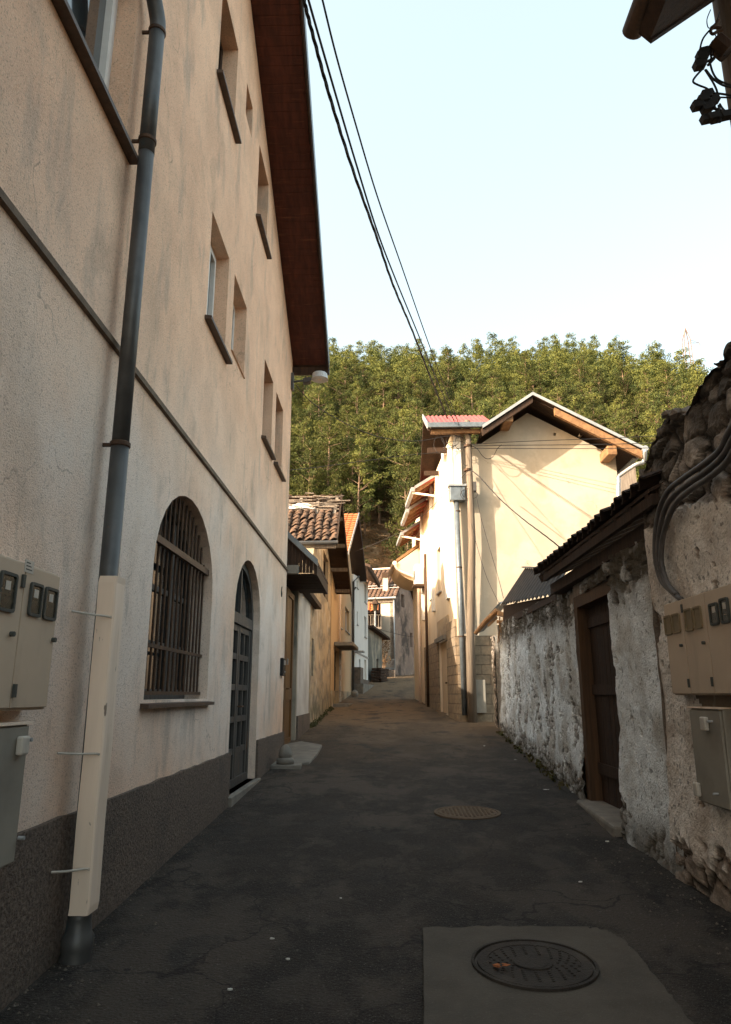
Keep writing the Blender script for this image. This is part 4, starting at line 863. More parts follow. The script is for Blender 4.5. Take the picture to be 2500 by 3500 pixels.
# main roof over gable
f = MB(); th_ = np.array((0, 0, .10)); P_l = np.array((le[0]-.05, YG-OV-.05, ap[2]-kL*(ap[0]-le[0]+.05))); P_a = np.array((ap[0], YG-OV-.05, ap[2])); P_r = np.array((re_[0], YG-OV-.05, ap[2]-kR*(re_[0]-ap[0])))
f.prism([P_l-th_, P_a-th_, P_a-th_*.2, P_l-th_*.2], (0, 12.3, 0)); f.prism([P_a-th_, P_r-th_, P_r-th_*.2, P_a-th_*.2], (0, 12.3, 0)); mr = f.build('roof', M['wood_dark'], I_)
f = MB(); f.prism([P_l+(0, -.02, -.09), P_a+(0, -.02, -.09), P_a+(0, -.02, .01), P_l+(0, -.02, .01)], (0, .018, 0)); f.prism([P_a+(0.001, -.02, -.09), P_r+(0, -.02, -.09), P_r+(0, -.02, .01), P_a+(.001, -.02, .01)], (0, .018, 0)); f.build('verge_trim', M['tin_white'], mr)
f = MB(); d_ = P_r-P_a; f.prism([P_a+d_*.2+(0, .03, -.13), P_r-d_*.02+(0, .03, -.13), P_r-d_*.02+(0, .03, -.36), P_a+d_*.2+(0, .03, -.36)], (0, .12, 0)); f.build('verge_rafter', M['wood_gold'], mr)
f = MB(); d2_ = P_l-P_a; f.prism([P_a+(0, .03, -.13), P_l+(0, .03, -.13), P_l+(0, .03, -.3), P_a+(0, .03, -.3)], (0, .12, 0)); f.build('verge_rafter', M['wood_dark'], mr)
f = MB()
for i in range(4):
    for (a_, b_) in ((P_a, P_l), (P_a, P_r)): f.prism([a_+(0, .16+.14*i, -.14), b_+(0, .16+.14*i, -.14), b_+(0, .16+.14*i, -.12), a_+(0, .16+.14*i, -.12)], (0, .13, 0))
f.build('soffit', M['wood_dark'], mr)
for (x, y_) in ((1738, 1428), (2092, 1540)): f = MB(); c = PY(x, y_, YG-OV+.1); f.box(c[0]-.14, c[0]+.14, YG-OV+.05, YG+.002, c[2]-.14, c[2]+.14); f.build('purlin_end', M['wood_gold'], mr, bevel=.02)
MB().tube([P_r+(.02, -.05, -.05), P_r+(.02, 10, -.05)], .09, 10).build('gutter', M['tin_white'], mr)
a = PY(2195, 1580, YG-OV+.1); b = PY(2112, 1632, YG-.3); c = PY(2118, 1745, YG-.3)
MB().tube(catmull([P_r+(0, -.05, -.1), a+(.05, 0, .02), a+(-.2, 0, -.08), b+(.06, 0, .05), b+(.02, 0, -.08), c+(0, 0, 0), c+(0, 0, -4)], 4), .06, 10).build('downpipe', M['tin_white'], I_, smooth=True)
# corner trim, hopper, pipes on gable corner
f = MB(); hx = PY(1562, 1690, YG-.15); f.box(hx[0]-.22, hx[0]+.24, YG-.30, YG-.003, hx[2]-.22, hx[2]+.22); f.build('hopper', M['tin_blue'], I_, bevel=.02)
f = MB(); f.box(hx[0]-.26, hx[0]+.28, YG-.34, YG-.003, hx[2]+.221, hx[2]+.28); f.build('hopper_lid', M['tin_white'], I_)
MB().box(gl+.06, gl+.26, YG-.14, YG-.002, hx[2]+.29, z0-.15).build('corner_duct', M['white_wall'], I_)
MB().tube([(hx[0]-.02, YG-.17, hx[2]-.2), (hx[0]+.02, YG-.17, 1.05)], .075, 12).build('corner_pipe', M['tin_blue'], I_, smooth=True)
for z in (3.2, 5.2, 6.9): f = MB(); f.tube([(hx[0], YG-.17, z), (hx[0], YG-.17, z+.04)], .085, 12); f.build('pipe_clamp', M['iron'], I_)
cc = PY(1585, 2000, YG-.08); MB().tube([(cc[0], YG-.08, 3.3), (cc[0]-.15, YG-.08, z0-.4)], .028, 8).build('conduit', M['tin_white'], I_)
# porch roof far end with curved soffit, AC unit, downpipes
u0_ = u_at(frW, 1440); zq = z_at(frW, 1440, 1852)
f = MB(); f.prism([frW.p(u0_, zq+.4, -.6), frW.p(u0_, zq-.75, 1.0), frW.p(u0_, zq-.62, 1.0), frW.p(u0_, zq+.55, -.6)], tuple(frW.u*3.0)); po = f.build('porch_roof', M['wood_gold'], I_)
f = MB(); Pp = [frW.p(u0_-.03, zq-.1, .02), frW.p(u0_-.03, zq-.82, 1.02)]+[frW.p(u0_-.03, zq-.82-.75*math.sin(t*math.pi/16), 1.02-1.0*(1-math.cos(t*math.pi/16))) for t in range(1, 9)]
f.prism(Pp, tuple(frW.u*2.9)); f.build('curved_soffit', M['cream_front'], po)
f = MB(); f.tube([frW.p(u0_-.1, zq-.8, 1.08), frW.p(u0_+3, zq-.8, 1.08)], .10, 10); f.build('gutter', M['guard'], po)
f = MB(); f.tube(catmull([frW.p(u0_, zq-.85, 1.05), frW.p(u0_-.1, zq-1.1, .95), frW.p(u0_-.15, zq-1.35, .4), frW.p(u0_-.15, zq-1.5, .1)]), .06, 8); f.build('outlet_pipe', M['guard'], po, smooth=True)
dn_ = []
for (x, m_, lab) in ((1470, M['iron'], 'brown'), (1443, M['guard'], 'cream')):
    u = u_at(frW, x); f = MB(); f.tube([frW.p(u, gz(27)-.3, .11), frW.p(u, 6.9 if lab == 'brown' else 6.4, .11)], .055, 8); f.build('drainpipe', m_, I_, smooth=True)
ua = u_at(frW, 1458); za = z_at(frW, 1455, 1960)
ac = thing('air_conditioner', frW.p(ua, za, .3), 'white air conditioner unit on the street front of the cream house', 'air conditioner')
f = MB(); frW.box(f, ua-.35, ua+.35, za-.45, za+.35, .09, .42); f.build('housing', M['white_wall'], ac, bevel=.02)
f = MB(); frW.box(f, ua-.4, ua+.4, za-.52, za-.46, .0, .5); f.build('bracket', M['iron'], ac)
f = MB(); c = frW.p(ua, za-.05, .425); f.lathe((0, 0, 0), [(.02, 0), (.2, .0), (.22, .01)], 14); f.v = [tuple(c+frW.u*a_+np.array((0, 0, 1))*b_+frW.n*z_) for a_, b_, z_ in f.v]; f.build('fan_grille', M['rubber'], ac)
# small box by the gable base
bx = PY(1642, 2380, YG-.1); mt = MB(); mt.box(bx[0]-.14, bx[0]+.14, YG-.25, YG-.062, bx[2]-.45, bx[2]+.45); tag(mt.build('cabinet', M['cabinet_grey'], bevel=.01), 'small grey green cabinet against the stone base behind the utility pole', 'cabinet')

# brown outbuilding and tile roof behind, right of the gable
cbx = PY(2150, 1650, 26); f = MB(); f.box(cbx[0]-.35, cbx[0]+.30, 26, 26.5, 3, cbx[2]+.75)
nb = thing('rear_house', (cbx[0], 26, 1.2), 'sliver of red tiled roof and brown post behind the cream gable house', 'house'); f.build('post', M['wood_grey'], nb)
f = MB(); tt = PY(2170, 1760, 25); v_ = np.array((0, .8, .6)); tiles(f, (tt[0]+1.6, 25, tt[2]), (-1, 0, 0), v_, 12, 7, .26, .3, .04, .01); f.build('roof_tiles', M['tile_far'], nb)
MB().box(tt[0]-1.4, tt[0]+4, 25.5, 32, 1, tt[2]-.1).build('wall', M['far_cream'], nb)

# ------------------------------------------------------------------ UTILITY POLE
pxp, pyp = 2.52, 20.72
pxp = PY(1610, 2300, pyp)[0]; po_ = thing('utility_pole', (pxp, pyp, gz(pyp)), 'tall round wooden utility pole in front of the cream gable house', 'utility pole')
ptop = PY(1598, 1438, pyp)
MB().tube([(pxp, pyp, gz(pyp)-.2), (pxp+.01, pyp, 3), (ptop[0]+.01, pyp, 6), (ptop[0], pyp, ptop[2])], [.135, .125, .105, .09], 16).build('shaft', M['pole_wood'], po_, smooth=True)
a = PY(1588, 1452, pyp); b = PY(1508, 1475, pyp+.2); MB().beam(a, b, .07, .08).build('cross_arm', M['wood_gold'], po_)
f = MB()
for x in (1512, 1530, 1552, 1575): c = PY(x, 1460+(1590-x)*.12, pyp+.1); f.tube(catmull([c+(0, 0, -.02), c+(0, 0, .13), c+(.04, 0, .17), c+(.06, 0, .12)], 3), .012, 6)
f.build('insulator_hooks', M['iron'], po_)
for yv in (1525, 1607, 1452): f = MB(); c = PY(1600, yv, pyp); f.tube([c+(0, 0, -.03), c+(0, 0, .03)], .125, 14); f.build('band', M['iron'], po_)
c = PY(1622, 1665, pyp-.0); MB().box(c[0]-.05, c[0]+.05, pyp-.12, pyp+.1, c[2]-.14, c[2]+.14).build('junction_box', M['cable_grey'], po_)
f = MB(); rw = random.Random(4)
def loop(c, rx, rz, r0=.007, n=14, ph=0, turns=1.0):
    pts = [(c[0]+rx*math.cos(ph+2*math.pi*turns*k/n)+rw.uniform(-.01, .01), c[1]+rw.uniform(-.03, .03), c[2]+rz*math.sin(ph+2*math.pi*turns*k/n)) for k in range(n+1)]; f.tube(pts, r0, 5)
for (x, y, rx, rz) in ((1502, 1520, .16, .28), (1548, 1505, .2, .18), (1560, 1520, .28, .12), (1572, 1515, .15, .22), (1520, 1495, .1, .2), (1598, 1675, .2, .26), (1596, 1690, .18, .18), (1610, 1690, .2, .14), (1592, 1560, .1, .3), (1580, 1470, .14, .1)):
    f = MB(); loop(PY(x, y, pyp-.05), rx, rz, .008); f.build('loose_wire', M['cable'], po_)

# ------------------------------------------------------------------ WIRES
def wire(name, pix, a, b, r, m, label, group=None, twist=0):
    P = catmull([PLAN(x, y, a, b) for x, y in pix], 6)
    f = MB()
    if twist:
        for ph in (0, 2.1, 4.2):
            Q = []
            for i, p in enumerate(P): t = i*1.15+ph; Q.append(p+np.array((math.cos(t), .3, math.sin(t)))*r*1.1)
            f.tube(Q, r, 5)
    else: f.tube(P, r, 6)
    return tag(f.build(name, m, smooth=True), label, 'cable', group)
PA = (pxp, pyp); NE = (-1.0, 4.5)
wire('overhead_cable', [(1030, -60), (1040, 0), (1073, 130), (1128, 330), (1205, 575), (1290, 815), (1345, 975), (1410, 1130), (1470, 1285), (1530, 1430)], (-.95, 4.5), (2.05, 20.7), .011, M['black'], 'leftmost thick black cable running from the top of the sky to the pole', twist=1)
wire('overhead_cable', [(1040, -60), (1055, 0), (1095, 140), (1150, 330), (1218, 560), (1290, 790), (1355, 960), (1425, 1130), (1490, 1290), (1553, 1440)], (-.85, 4.5), (2.3, 20.7), .013, M['black'], 'middle black cable of the three crossing the sky')
wire('overhead_cable', [(1088, -60), (1103, 0), (1150, 190), (1215, 420), (1290, 670), (1370, 900), (1450, 1130), (1512, 1300), (1570, 1452)], (-.6, 4.5), (2.4, 20.7), .010, M['black'], 'thin rightmost cable of the three crossing the sky')
wire('overhead_cable', [(1612, 1520), (1700, 1513), (1880, 1505), (2060, 1499), (2260, 1489), (2420, 1480)], PA, (9, 19), .009, M['black'], 'upper of the wires crossing the cream gable to the right', None)
wire('overhead_cable', [(1612, 1524), (1750, 1522), (2050, 1519), (2300, 1512), (2420, 1508)], PA, (9, 19), .010, M['black'], 'middle of the wires crossing the cream gable to the right')
wire('overhead_cable', [(1612, 1532), (1750, 1533), (2050, 1533), (2300, 1530), (2420, 1529)], PA, (9, 19), .009, M['black'], 'lower of the wires crossing the cream gable to the right')
wire('overhead_cable', [(1612, 1524), (1632, 1534), (1648, 1556), (1665, 1568), (1685, 1562), (1700, 1535), (1715, 1520)], PA, (9, 19.6), .009, M['black'], 'hanging black cable loop just right of the pole')
wire('service_cable', [(1612, 1607), (1640, 1630), (1672, 1665), (1720, 1715), (1790, 1775), (1870, 1835), (1945, 1895)], PA, (4.5, 14), .009, M['cable'], 'twisted cable falling from the pole to the dark tiled roof', twist=1)
wire('service_cable', [(1628, 1690), (1645, 1770), (1670, 1860), (1700, 1960), (1722, 2045)], PA, (2.9, 18), .007, M['cable'], 'right one of two thin wires dropping from the pole to the tin roof')
wire('service_cable', [(1612, 1790), (1635, 1880), (1665, 1975), (1706, 2062)], PA, (2.9, 18), .007, M['cable'], 'left one of two thin wires dropping from the pole to the tin roof')
wire('service_cable', [(1012, 1314), (1045, 1355), (1085, 1390), (1150, 1430), (1250, 1478), (1330, 1500), (1430, 1507), (1540, 1490), (1590, 1500)], (-1.8, 13.5), PA, .009, M['cable'], 'cable sagging from the wall lamp to the utility pole')
wire('service_cable', [(985, 1608), (1100, 1595), (1250, 1575), (1400, 1555), (1500, 1545), (1560, 1522)], (-2.2, 16), PA, .009, M['cable'], 'straight wire crossing the forest below the lamp cable')
wire('service_cable', [(1605, 1605), (1570, 1640), (1500, 1710), (1440, 1768), (1390, 1808), (1290, 1855), (1215, 1885)], PA, (-1.4, 30), .008, M['cable'], 'wire from the pole down across the cream front to the apricot house')
wire('service_cable', [(1290, 2150), (1330, 2160), (1380, 2172), (1425, 2178)], (-.3, 47.5), (1.6, 36), .012, M['cable'], 'thin wire crossing before the far chimney house')

# ------------------------------------------------------------------ RIGHT STONE WALLS
def xj(y): return float(np.interp(y, [1, 5.95, 7.4, 9.4, 12, 17.6], [2.30, 2.34, 2.36, 2.50, 2.62, 2.84]))
def sstep(a, b, x): t = min(1, max(0, (x-a)/(b-a))); return t*t*(3-2*t)
def rough_wall(y0, y1, topf, du, holes, seed, disp, stone, coverf, xf=xj, batter=.0, grimef=None, paint=False):
    """rubble laid as separate stones; where coverf is high a coat of plaster (or only paint) hides them"""
    ny = int((y1-y0)/du); H = int(4.2/du)+1; mb = MB(); idx = {}; A_ = {'joint': [], 'cover': [], 'tone': [], 'grime': []}
    for i in range(ny+1):
        y = y0+(y1-y0)*i/ny; t = topf(y); zb = gz(y)-.25
        for k in range(H+1):
            z = zb+(t-zb)*k/H
            wx = .22*noise.noise(Vector((y*4, z*4, seed))); wz = .22*noise.noise(Vector((y*4+7, z*4, seed)))
            p = Vector((y*stone*.72+wx, z*stone*1.25+wz, seed)); d, pts = noise.voronoi(p); e = d[1]-d[0]
            tone = (math.sin(pts[0].x*91.7+pts[0].y*37.3)*43758.5) % 1
            s_ = sstep(0, .26, e); n1 = fbm(y*9, z*9, seed)
            hs = disp*s_*(.55+.75*tone)+.010*n1+.006*fbm(y*26, z*26, seed)
            c = coverf(y, z)+.5*fbm(y*2.1, z*2.1, seed+3)+.22*fbm(y*9, z*9, seed+5); c = sstep(-.03, .05, c)
            if paint: h = hs
            else: h = hs*(1-c)+c*(disp*1.05+.012+.007*n1+.012*fbm(y*2.5, z*2.5, seed))
            h += .035*fbm(y*1.1, z*1.1, seed+9)
            idx[i, k] = len(mb.v); mb.v.append((xf(y)-h-batter*max(0, 1.1-z+gz(y)), y, z))
            A_['joint'].append(1-sstep(.02, .13, e)); A_['cover'].append(c*(s_ if paint else 1)); A_['tone'].append(tone); A_['grime'].append(grimef(y, z) if grimef else 0)
    inh = lambda y, z: any(a < y < b and c < z < d for a, b, c, d in holes)
    for i in range(ny):
        for k in range(H):
            q = [idx[i, k], idx[i+1, k], idx[i+1, k+1], idx[i, k+1]]; c = [sum(mb.v[j][m] for j in q)/4 for m in (1, 2)]
            if not inh(*c): mb.f.append(tuple(q))
    return mb, A_
def finish_rough(mb, A_, name, m, parent, keep=None):
    o = mb.build(name, m, parent, smooth=False)
    for k, v in A_.items():
        at = o.data.attributes.new(k, 'FLOAT', 'POINT'); at.data.foreach_set('value', v if keep is None else [v[j] for j in keep])
    return o
# gate wall
J_ = thing('stone_wall', (2.5, 12, gz(12)), 'long flaking whitewashed rubble wall with a wooden gate on the right', 'wall')
GY0, GY1, GZ1 = 7.42, 9.22, 2.80
topJ = lambda y: float(np.interp(y, [6, 10, 17.6], [2.95, 3.05, 3.27]))+.03*fbm(y*1.5, 4)
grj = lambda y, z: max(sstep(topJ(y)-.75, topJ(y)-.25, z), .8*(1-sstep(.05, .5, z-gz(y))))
mbj, JJ = rough_wall(5.95, 17.6, topJ, .032, [(GY0, GY1, -1, GZ1)], 2.0, .026, 7.0, lambda y, z: .13+.25*(1-sstep(7, 8, y))+.12*fbm(y*14, z*14, 6)-.45*sstep(topJ(y)-.6, topJ(y)-.2, z)-.3*(1-sstep(.1, .5, z-gz(y))), batter=.06, grimef=grj)
finish_rough(mbj, JJ, 'wall_face', M['whitewash'], J_)
MB().box(xj(8), 2.9, GY0-.35, GY0, 0, 2.9).box(xj(9.2)+.0, 3.0, GY1, GY1+.35, 0, 2.9).box(xj(8)+.04, 2.95, GY0, GY1, GZ1, 3.0).build('gate_reveal', M['lime'], J_)
MB().prism([(xj(9.58)+.12, 9.58, 0), (xj(17.55)+.10, 17.55, 0), (3.15, 17.55, 0), (3.0, 9.58, 0)], (0, 0, 3.0)).box(2.45, 2.9, 5.95, 7.06, 0, 3.0).build('wall_core', M['lime'], J_)
MB().box(2.84-.06, 3.15, 17.56, 17.62, 0, 3.24).build('wall_end', M['whitewash'], J_)
XGt = 2.58
gf = MB(); gf.box(XGt-.14, XGt+.06, GY0, GY0+.13, .2, GZ1).box(XGt-.14, XGt+.06, GY1-.13, GY1, .2, GZ1).box(XGt-.14, XGt+.06, GY0+.13, GY1-.13, GZ1-.14, GZ1)
M['gate_wood'] = mat('dull_brown_frame_wood', (.12, .065, .032), (.07, .04, .022), (25, 25, 1.2), rough=.7, bump=.5, bs=(60, 60, 3)); go_ = gf.build('gate_frame', M['gate_wood'], J_)
gl_ = MB()
for i in range(11):
    a = GY0+.135+i*(GY1-GY0-.27)/11; gl_.box(XGt+rg.uniform(-.004, .004), XGt+.04, a, a+(GY1-GY0-.27)/11-.006, .36, GZ1-.145)
for z in (.7, 1.6, 2.4): gl_.box(XGt-.03, XGt-.005, GY0+.15, GY1-.15, z, z+.12)
gl_.build('gate_leaf', M['wood_dark'], go_)
MB().prism([(2.18, GY0+.0, .12), (XGt+.2, GY0+.0, .12), (XGt+.2, GY1, .12), (2.30, GY1, .12)], (0, 0, .27)).build('threshold', M['conc'], J_, bevel=.03)
# tiled capping roof of gate wall
tj = MB(); vj = np.array((.90, 0, .436)); tiles(tj, (2.14, 5.65, 3.26), (0, 1, 0), vj, 22, 7, .20, .26, .04, .016, random.Random(17))
tjo = tj.build('roof_tiles', M['tile_dark'], J_)
f = MB(); f.prism([(2.19, 5.7, 3.21), (2.19, 5.7, 3.24), (3.7, 5.7, 3.96), (3.7, 5.7, 3.93)], (0, 4.2, 0)); f.build('roof_boards', M['wood_dark'], J_)
f = MB()
for i in range(11): y = 5.8+i*.42; f.beam((2.21, y, 3.17), (2.95, y, 3.47), .08, .10)
f.beam((2.42, 5.7, 3.02), (2.42, 10, 3.02), .16, .14); f.beam((2.23, 5.7, 3.15), (2.23, 9.8, 3.15), .05, .09); f.build('rafters', M['wood_dark'], J_)
# tin lean-to roof
K_ = thing('lean_to_roof', (3, 16, 3.0), 'dark corrugated tin lean-to roof with a light panel above the wall', 'roof')
ka = PY(1713, 2064, 16.6); kb = PY(1793, 1943, 15.6); kc = PY(1935, 1952, 11.6); kd = PY(1893, 2030, 10.6)
f = MB(); n_ = 64
for i in range(n_+1):
    t = i/n_; w_ = .022*(1 if (i//2) % 2 else -1)
    a = ka+(kd-ka)*t; b = kb+(kc-kb)*t; f.v.append(tuple(a+(0, 0, w_))); f.v.append(tuple(b+(0, 0, w_)))
for i in range(n_): f.f.append((2*i, 2*i+2, 2*i+3, 2*i+1))
ks = f.build('tin_sheet', M['tin_dark'], K_); md = ks.modifiers.new('s', 'SOLIDIFY'); md.thickness = .01
MB().beam(kb+(0, 0, .03), kc+(0, 0, .03), .12, .03).build('ridge_flashing', M['tin_blue'], K_)
a = PY(1830, 1968, 13.9); b = PY(1872, 1972, 13.0); c = PY(1862, 1990, 12.95); d = PY(1833, 1988, 13.8)
MB().prism([a, b, c, d], (0, -.02, 0)).build('light_panel', M['cable_grey'], K_)
MB().beam(PY(1712, 2068, 17.0), PY(1815, 1975, 15.0), .03, .04).beam(PY(1730, 2095, 16.8), PY(1812, 2010, 15.0), .03, .03).build('edge_batten', M['seal'], K_)
# lit eave timbers at the end of the wall
R_ = thing('eave_timbers', (2.6, 17.4, 3), 'sunlit rough log rafters and broken boards at the far end of the wall', 'rafters')
f = MB(); f.tube([PY(1625, 2166, 17.9), PY(1662, 2122, 17.7), PY(1702, 2085, 17.4)], [.05, .062, .07], 9); f.build('log_rafter', M['wood_gold'], R_)
f = MB(); f.prism([PY(1702, 2086, 17.3), PY(1766, 2107, 17.2), PY(1750, 2113, 17.2), PY(1702, 2104, 17.3)], (0, .1, 0)); f.beam(PY(1668, 2140, 17.6), PY(1700, 2110, 17.6), .05, .06); f.beam(PY(1700, 2125, 17.5), PY(1745, 2128, 17.3), .06, .08); f.build('boards', M['wood_gold'], R_)
f = MB(); rk = random.Random(6)
for i in range(9):
    a = PY(1712+rk.uniform(-6, 12), 2108, 17.2); f.tube([a, a+(rk.uniform(-.03, .03), 0, -.2), a+(rk.uniform(-.2, .1), 0, -.35-rk.random()*.35)], .008, 4)
f.build('straw', M['wood_gold'], R_)
f = MB(); f.prism([PY(1620, 2160, 17.95), PY(1708, 2058, 17.3), PY(1712, 2064, 17.3), PY(1624, 2166, 17.95)], (.25, .25, .08)); f.build('tin_flashing', M['tin_blue'], R_)
f = MB(); f.prism([PX(1722, 2140, 2.80), PX(1900, 2050, 2.52), PX(1900, 2030, 2.52), PX(1722, 2116, 2.80)], (.3, 0, 0)); f.build('wall_plate', M['wood_dark'], R_)
f = MB(); f.prism([PX(1722, 2120, 2.88), PX(1900, 2034, 2.60), kd+(.05, 0, -.04), ka+(.05, 0, -.04)], (.04, 0, 0)); f.build('fascia_boards', M['wood_dark'], R_)
# pier and recessed dark door beyond wall
Pq = thing('stone_pier', (3.0, 19.4, gz(19)), 'narrow rubble pier beside the dark recessed doorway', 'pier')
mbp, JP = rough_wall(19.0, 19.45, lambda y: 3.1, .06, [], 9.0, .04, 4.2, lambda y, z: -1, xf=lambda y: 2.92)
finish_rough(mbp, JP, 'pier_face', M['rubble'], Pq); MB().box(2.93, 3.2, 18.98, 19.45, .3, 3.1).build('pier_core', M['whitewash'], Pq)
dj = thing('recessed_door', (2.9, 18.3, gz(18)), 'dark plank door in the gap at the end of the wall', 'door')
f = MB()
for i in range(7): f.box(3.1, 3.14, 17.66+i*.19, 17.84+i*.19, gz(18), 2.95)
f.build('planks', M['wood_dark'], dj); MB().box(3.0, 3.2, 17.62, 19.0, 2.951, 3.1).build('lintel', M['wood_dark'], dj)

# near ruined wall
L_o = thing('ruined_wall', (2.4, 3.5, gz(3)), 'tall crumbling wall of dark rubble and lime plaster at the right edge', 'wall')
def topL(y): return float(np.interp(y, [-2, 1, 3, 4.2, 4.5, 4.75, 4.9, 5.15, 5.45, 5.6, 5.85, 6.08], [4.4, 4.2, 4.1, 3.92, 3.80, 3.80, 3.78, 3.70, 3.79, 3.74, 3.68, 3.52]))+.05*fbm(y*3.1, 2)+.03*fbm(y*9, 5)
def xl(y): return 2.30
cvl = lambda y, z: -.22+(1.0-2.6*sstep(2.75+.10*(y-5), 3.25+.12*(y-5), z))*.55-.55*(1-sstep(.1, .7, z-gz(y)))
grl = lambda y, z: .85*sstep(3.1, 3.6, z)
for (ya, yb, du) in ((2.6, 6.08, .024), (-2.2, 2.6, .08)):
    mbl, JL = rough_wall(ya, yb, topL, du, [], 5.0, .050, 4.8, cvl, xf=lambda y: 2.34, batter=.05, grimef=grl)
    lo_ = [q for q in mbl.f if sum(mbl.v[j][2] for j in q)/4 <= 3.02]; up_ = [q for q in mbl.f if sum(mbl.v[j][2] for j in q)/4 > 3.02]
    for nm, fl, mt_ in (('plaster_face', lo_, M['lime']), ('rubble_crown', up_, M['rubble'])):
        used = sorted({j for q in fl for j in q}); mp_ = {j: i for i, j in enumerate(used)}; m2 = MB(); m2.v = [mbl.v[j] for j in used]; m2.f = [tuple(mp_[j] for j in q) for q in fl]
        finish_rough(m2, JL, nm, mt_, L_o, used)
tp = MB(); n_ = 150; ys_ = [-2.2+8.28*i/n_ for i in range(n_+1)]
for i, y in enumerate(ys_):
    for k in range(7):
        t = k/6; tp.v.append((2.30+.5*t, y, topL(y)+.05*math.sin(math.pi*t)+.05*fbm(y*5, t*3, 3)-(.0 if 0 < k < 6 else .03)))
    tp.v.append((2.80, y, 0))
for i in range(n_):
    for k in range(7): a = i*8+k; tp.f.append((a, a+1, a+9, a+8))
tp.build('wall_top', M['rubble'], L_o, smooth=True)
e_ = MB()
for k in range(41):
    z = -.1+(topL(6.08)+.1)*k/40
    for j in range(7): e_.v.append((2.28+.09*j-.02, 6.08+.03*fbm(z*4, j*.8, 2), z))
for k in range(40):
    for j in range(6): a = k*7+j; e_.f.append((a, a+1, a+8, a+7))
e_.build('wall_end', M['rubble'], L_o, smooth=True)
# loose stones on the crown
st = MB(); rs = random.Random(33)
for i in range(46):
    y = rs.uniform(1.5, 6.0); c = np.array((rs.uniform(2.28, 2.6), y, topL(y)+rs.uniform(-.03, .035))); s_ = rs.uniform(.03, .075); b0_ = len(st.v)
    bm = bmesh.new(); bmesh.ops.create_icosphere(bm, subdivisions=1, radius=1)
    for v in bm.verts: k_ = 1+.25*fbm(v.co.x+i, v.co.y, v.co.z); st.v.append((c[0]+v.co.x*s_*k_*.9, c[1]+v.co.y*s_*k_*1.3, c[2]+v.co.z*s_*k_*.7))
    for ff in bm.faces: st.f.append(tuple(b0_+v.index for v in ff.verts))
    bm.free()
st.build('crown_stones', M['rubble'], L_o)

# right meter cabinets
XR2 = 2.17; frR = Fr((2.29, 0), (0, 1), (-1, 0))
rc = thing('meter_cabinet', (2.2, 5.2, 1.9), 'beige electricity meter cabinet with paired brown ports on the ruined right wall', 'meter cabinet')
tl_ = PX(2266, 2066, XR2); bl_ = PX(2290, 2376, XR2)
cab_box(rc, frR, 3.6, tl_[1], bl_[2], tl_[2], .10, M['cabinet'])
seams = [PX(2345, 2200, XR2)[1], PX(2425, 2200, XR2)[1]]
edges = [tl_[1]-.008]+seams+[3.61]
for i in range(3):
    dd = MB(); frR.box(dd, edges[i+1]+.005, edges[i]-.005, bl_[2]+.01, tl_[2]-.008, .1005, .12); dd.build('cabinet_door', M['cabinet'], rc, bevel=.003)
for i, (a, b, c, d) in enumerate(((2275, 2095, 2298, 2177), (2301, 2088, 2327, 2170), (2344, 2071, 2371, 2164), (2374, 2063, 2401, 2155), (2429, 2052, 2459, 2144), (2465, 2034, 2496, 2137))):
    p0 = PX(a, (b+d)/2, XR2); p1 = PX(c, (b+d)/2, XR2); z1 = PX((a+c)/2, b+8, XR2)[2]; z0_ = PX((a+c)/2, d-6, XR2)[2]
    port(rc, frR, p0[1], p1[1], z0_, z1, .12, M['cab_panel'] if i < 4 else M['rubber'], M['cab_panel'] if i < 4 else M['cab_glass'])
for (a, b) in ((2333, 2206), (2410, 2197)):
    p = PX(a, b, XR2); MB().tube([p, p-np.array((.02, 0, 0))], .011, 10).build('lock', M['rubber'], rc)
for (a, b) in ((2333, 2080), (2357, 2335), (2437, 2330)):
    p = PX(a, b, XR2); MB().box(p[0]-.01, p[0], p[1]-.01, p[1]+.01, p[2]-.03, p[2]+.03).build('hinge', M['rubber'], rc)
rc2 = thing('junction_cabinet', (2.2, 4.9, 1.2), 'narrow grey green junction cabinet with rust spot low on the ruined right wall', 'cabinet')
a_ = PX(2352, 2420, XR2); b_ = PX(2458, 2424, XR2); c_ = PX(2381, 2738, XR2)
cab_box(rc2, frR, b_[1], a_[1], c_[2], a_[2], .10, M['cabinet_grey'])
dd = MB(); frR.box(dd, b_[1]+.012, a_[1]-.012, c_[2]+.012, a_[2]-.012, .1005, .118); dd.build('cabinet_door', M['cabinet_grey'], rc2, bevel=.003)
dd = MB(); frR.box(dd, b_[1]-.006, a_[1]+.006, a_[2]+.001, a_[2]+.012, .0, .125); dd.build('rain_lip', M['guard'], rc2)
clipbox(rc2, PX(2417, 2474, XR2), -1, .075, .09); clipbox(rc2, PX(2392, 2698, XR2), -1, .06, .09)
for (a, b) in ((2436, 2466), (2456, 2714)):
    p = PX(a, b, XR2); MB().tube([p, p-np.array((.035, 0, 0))], .008, 8).build('bolt', M['tin_white'], rc2)
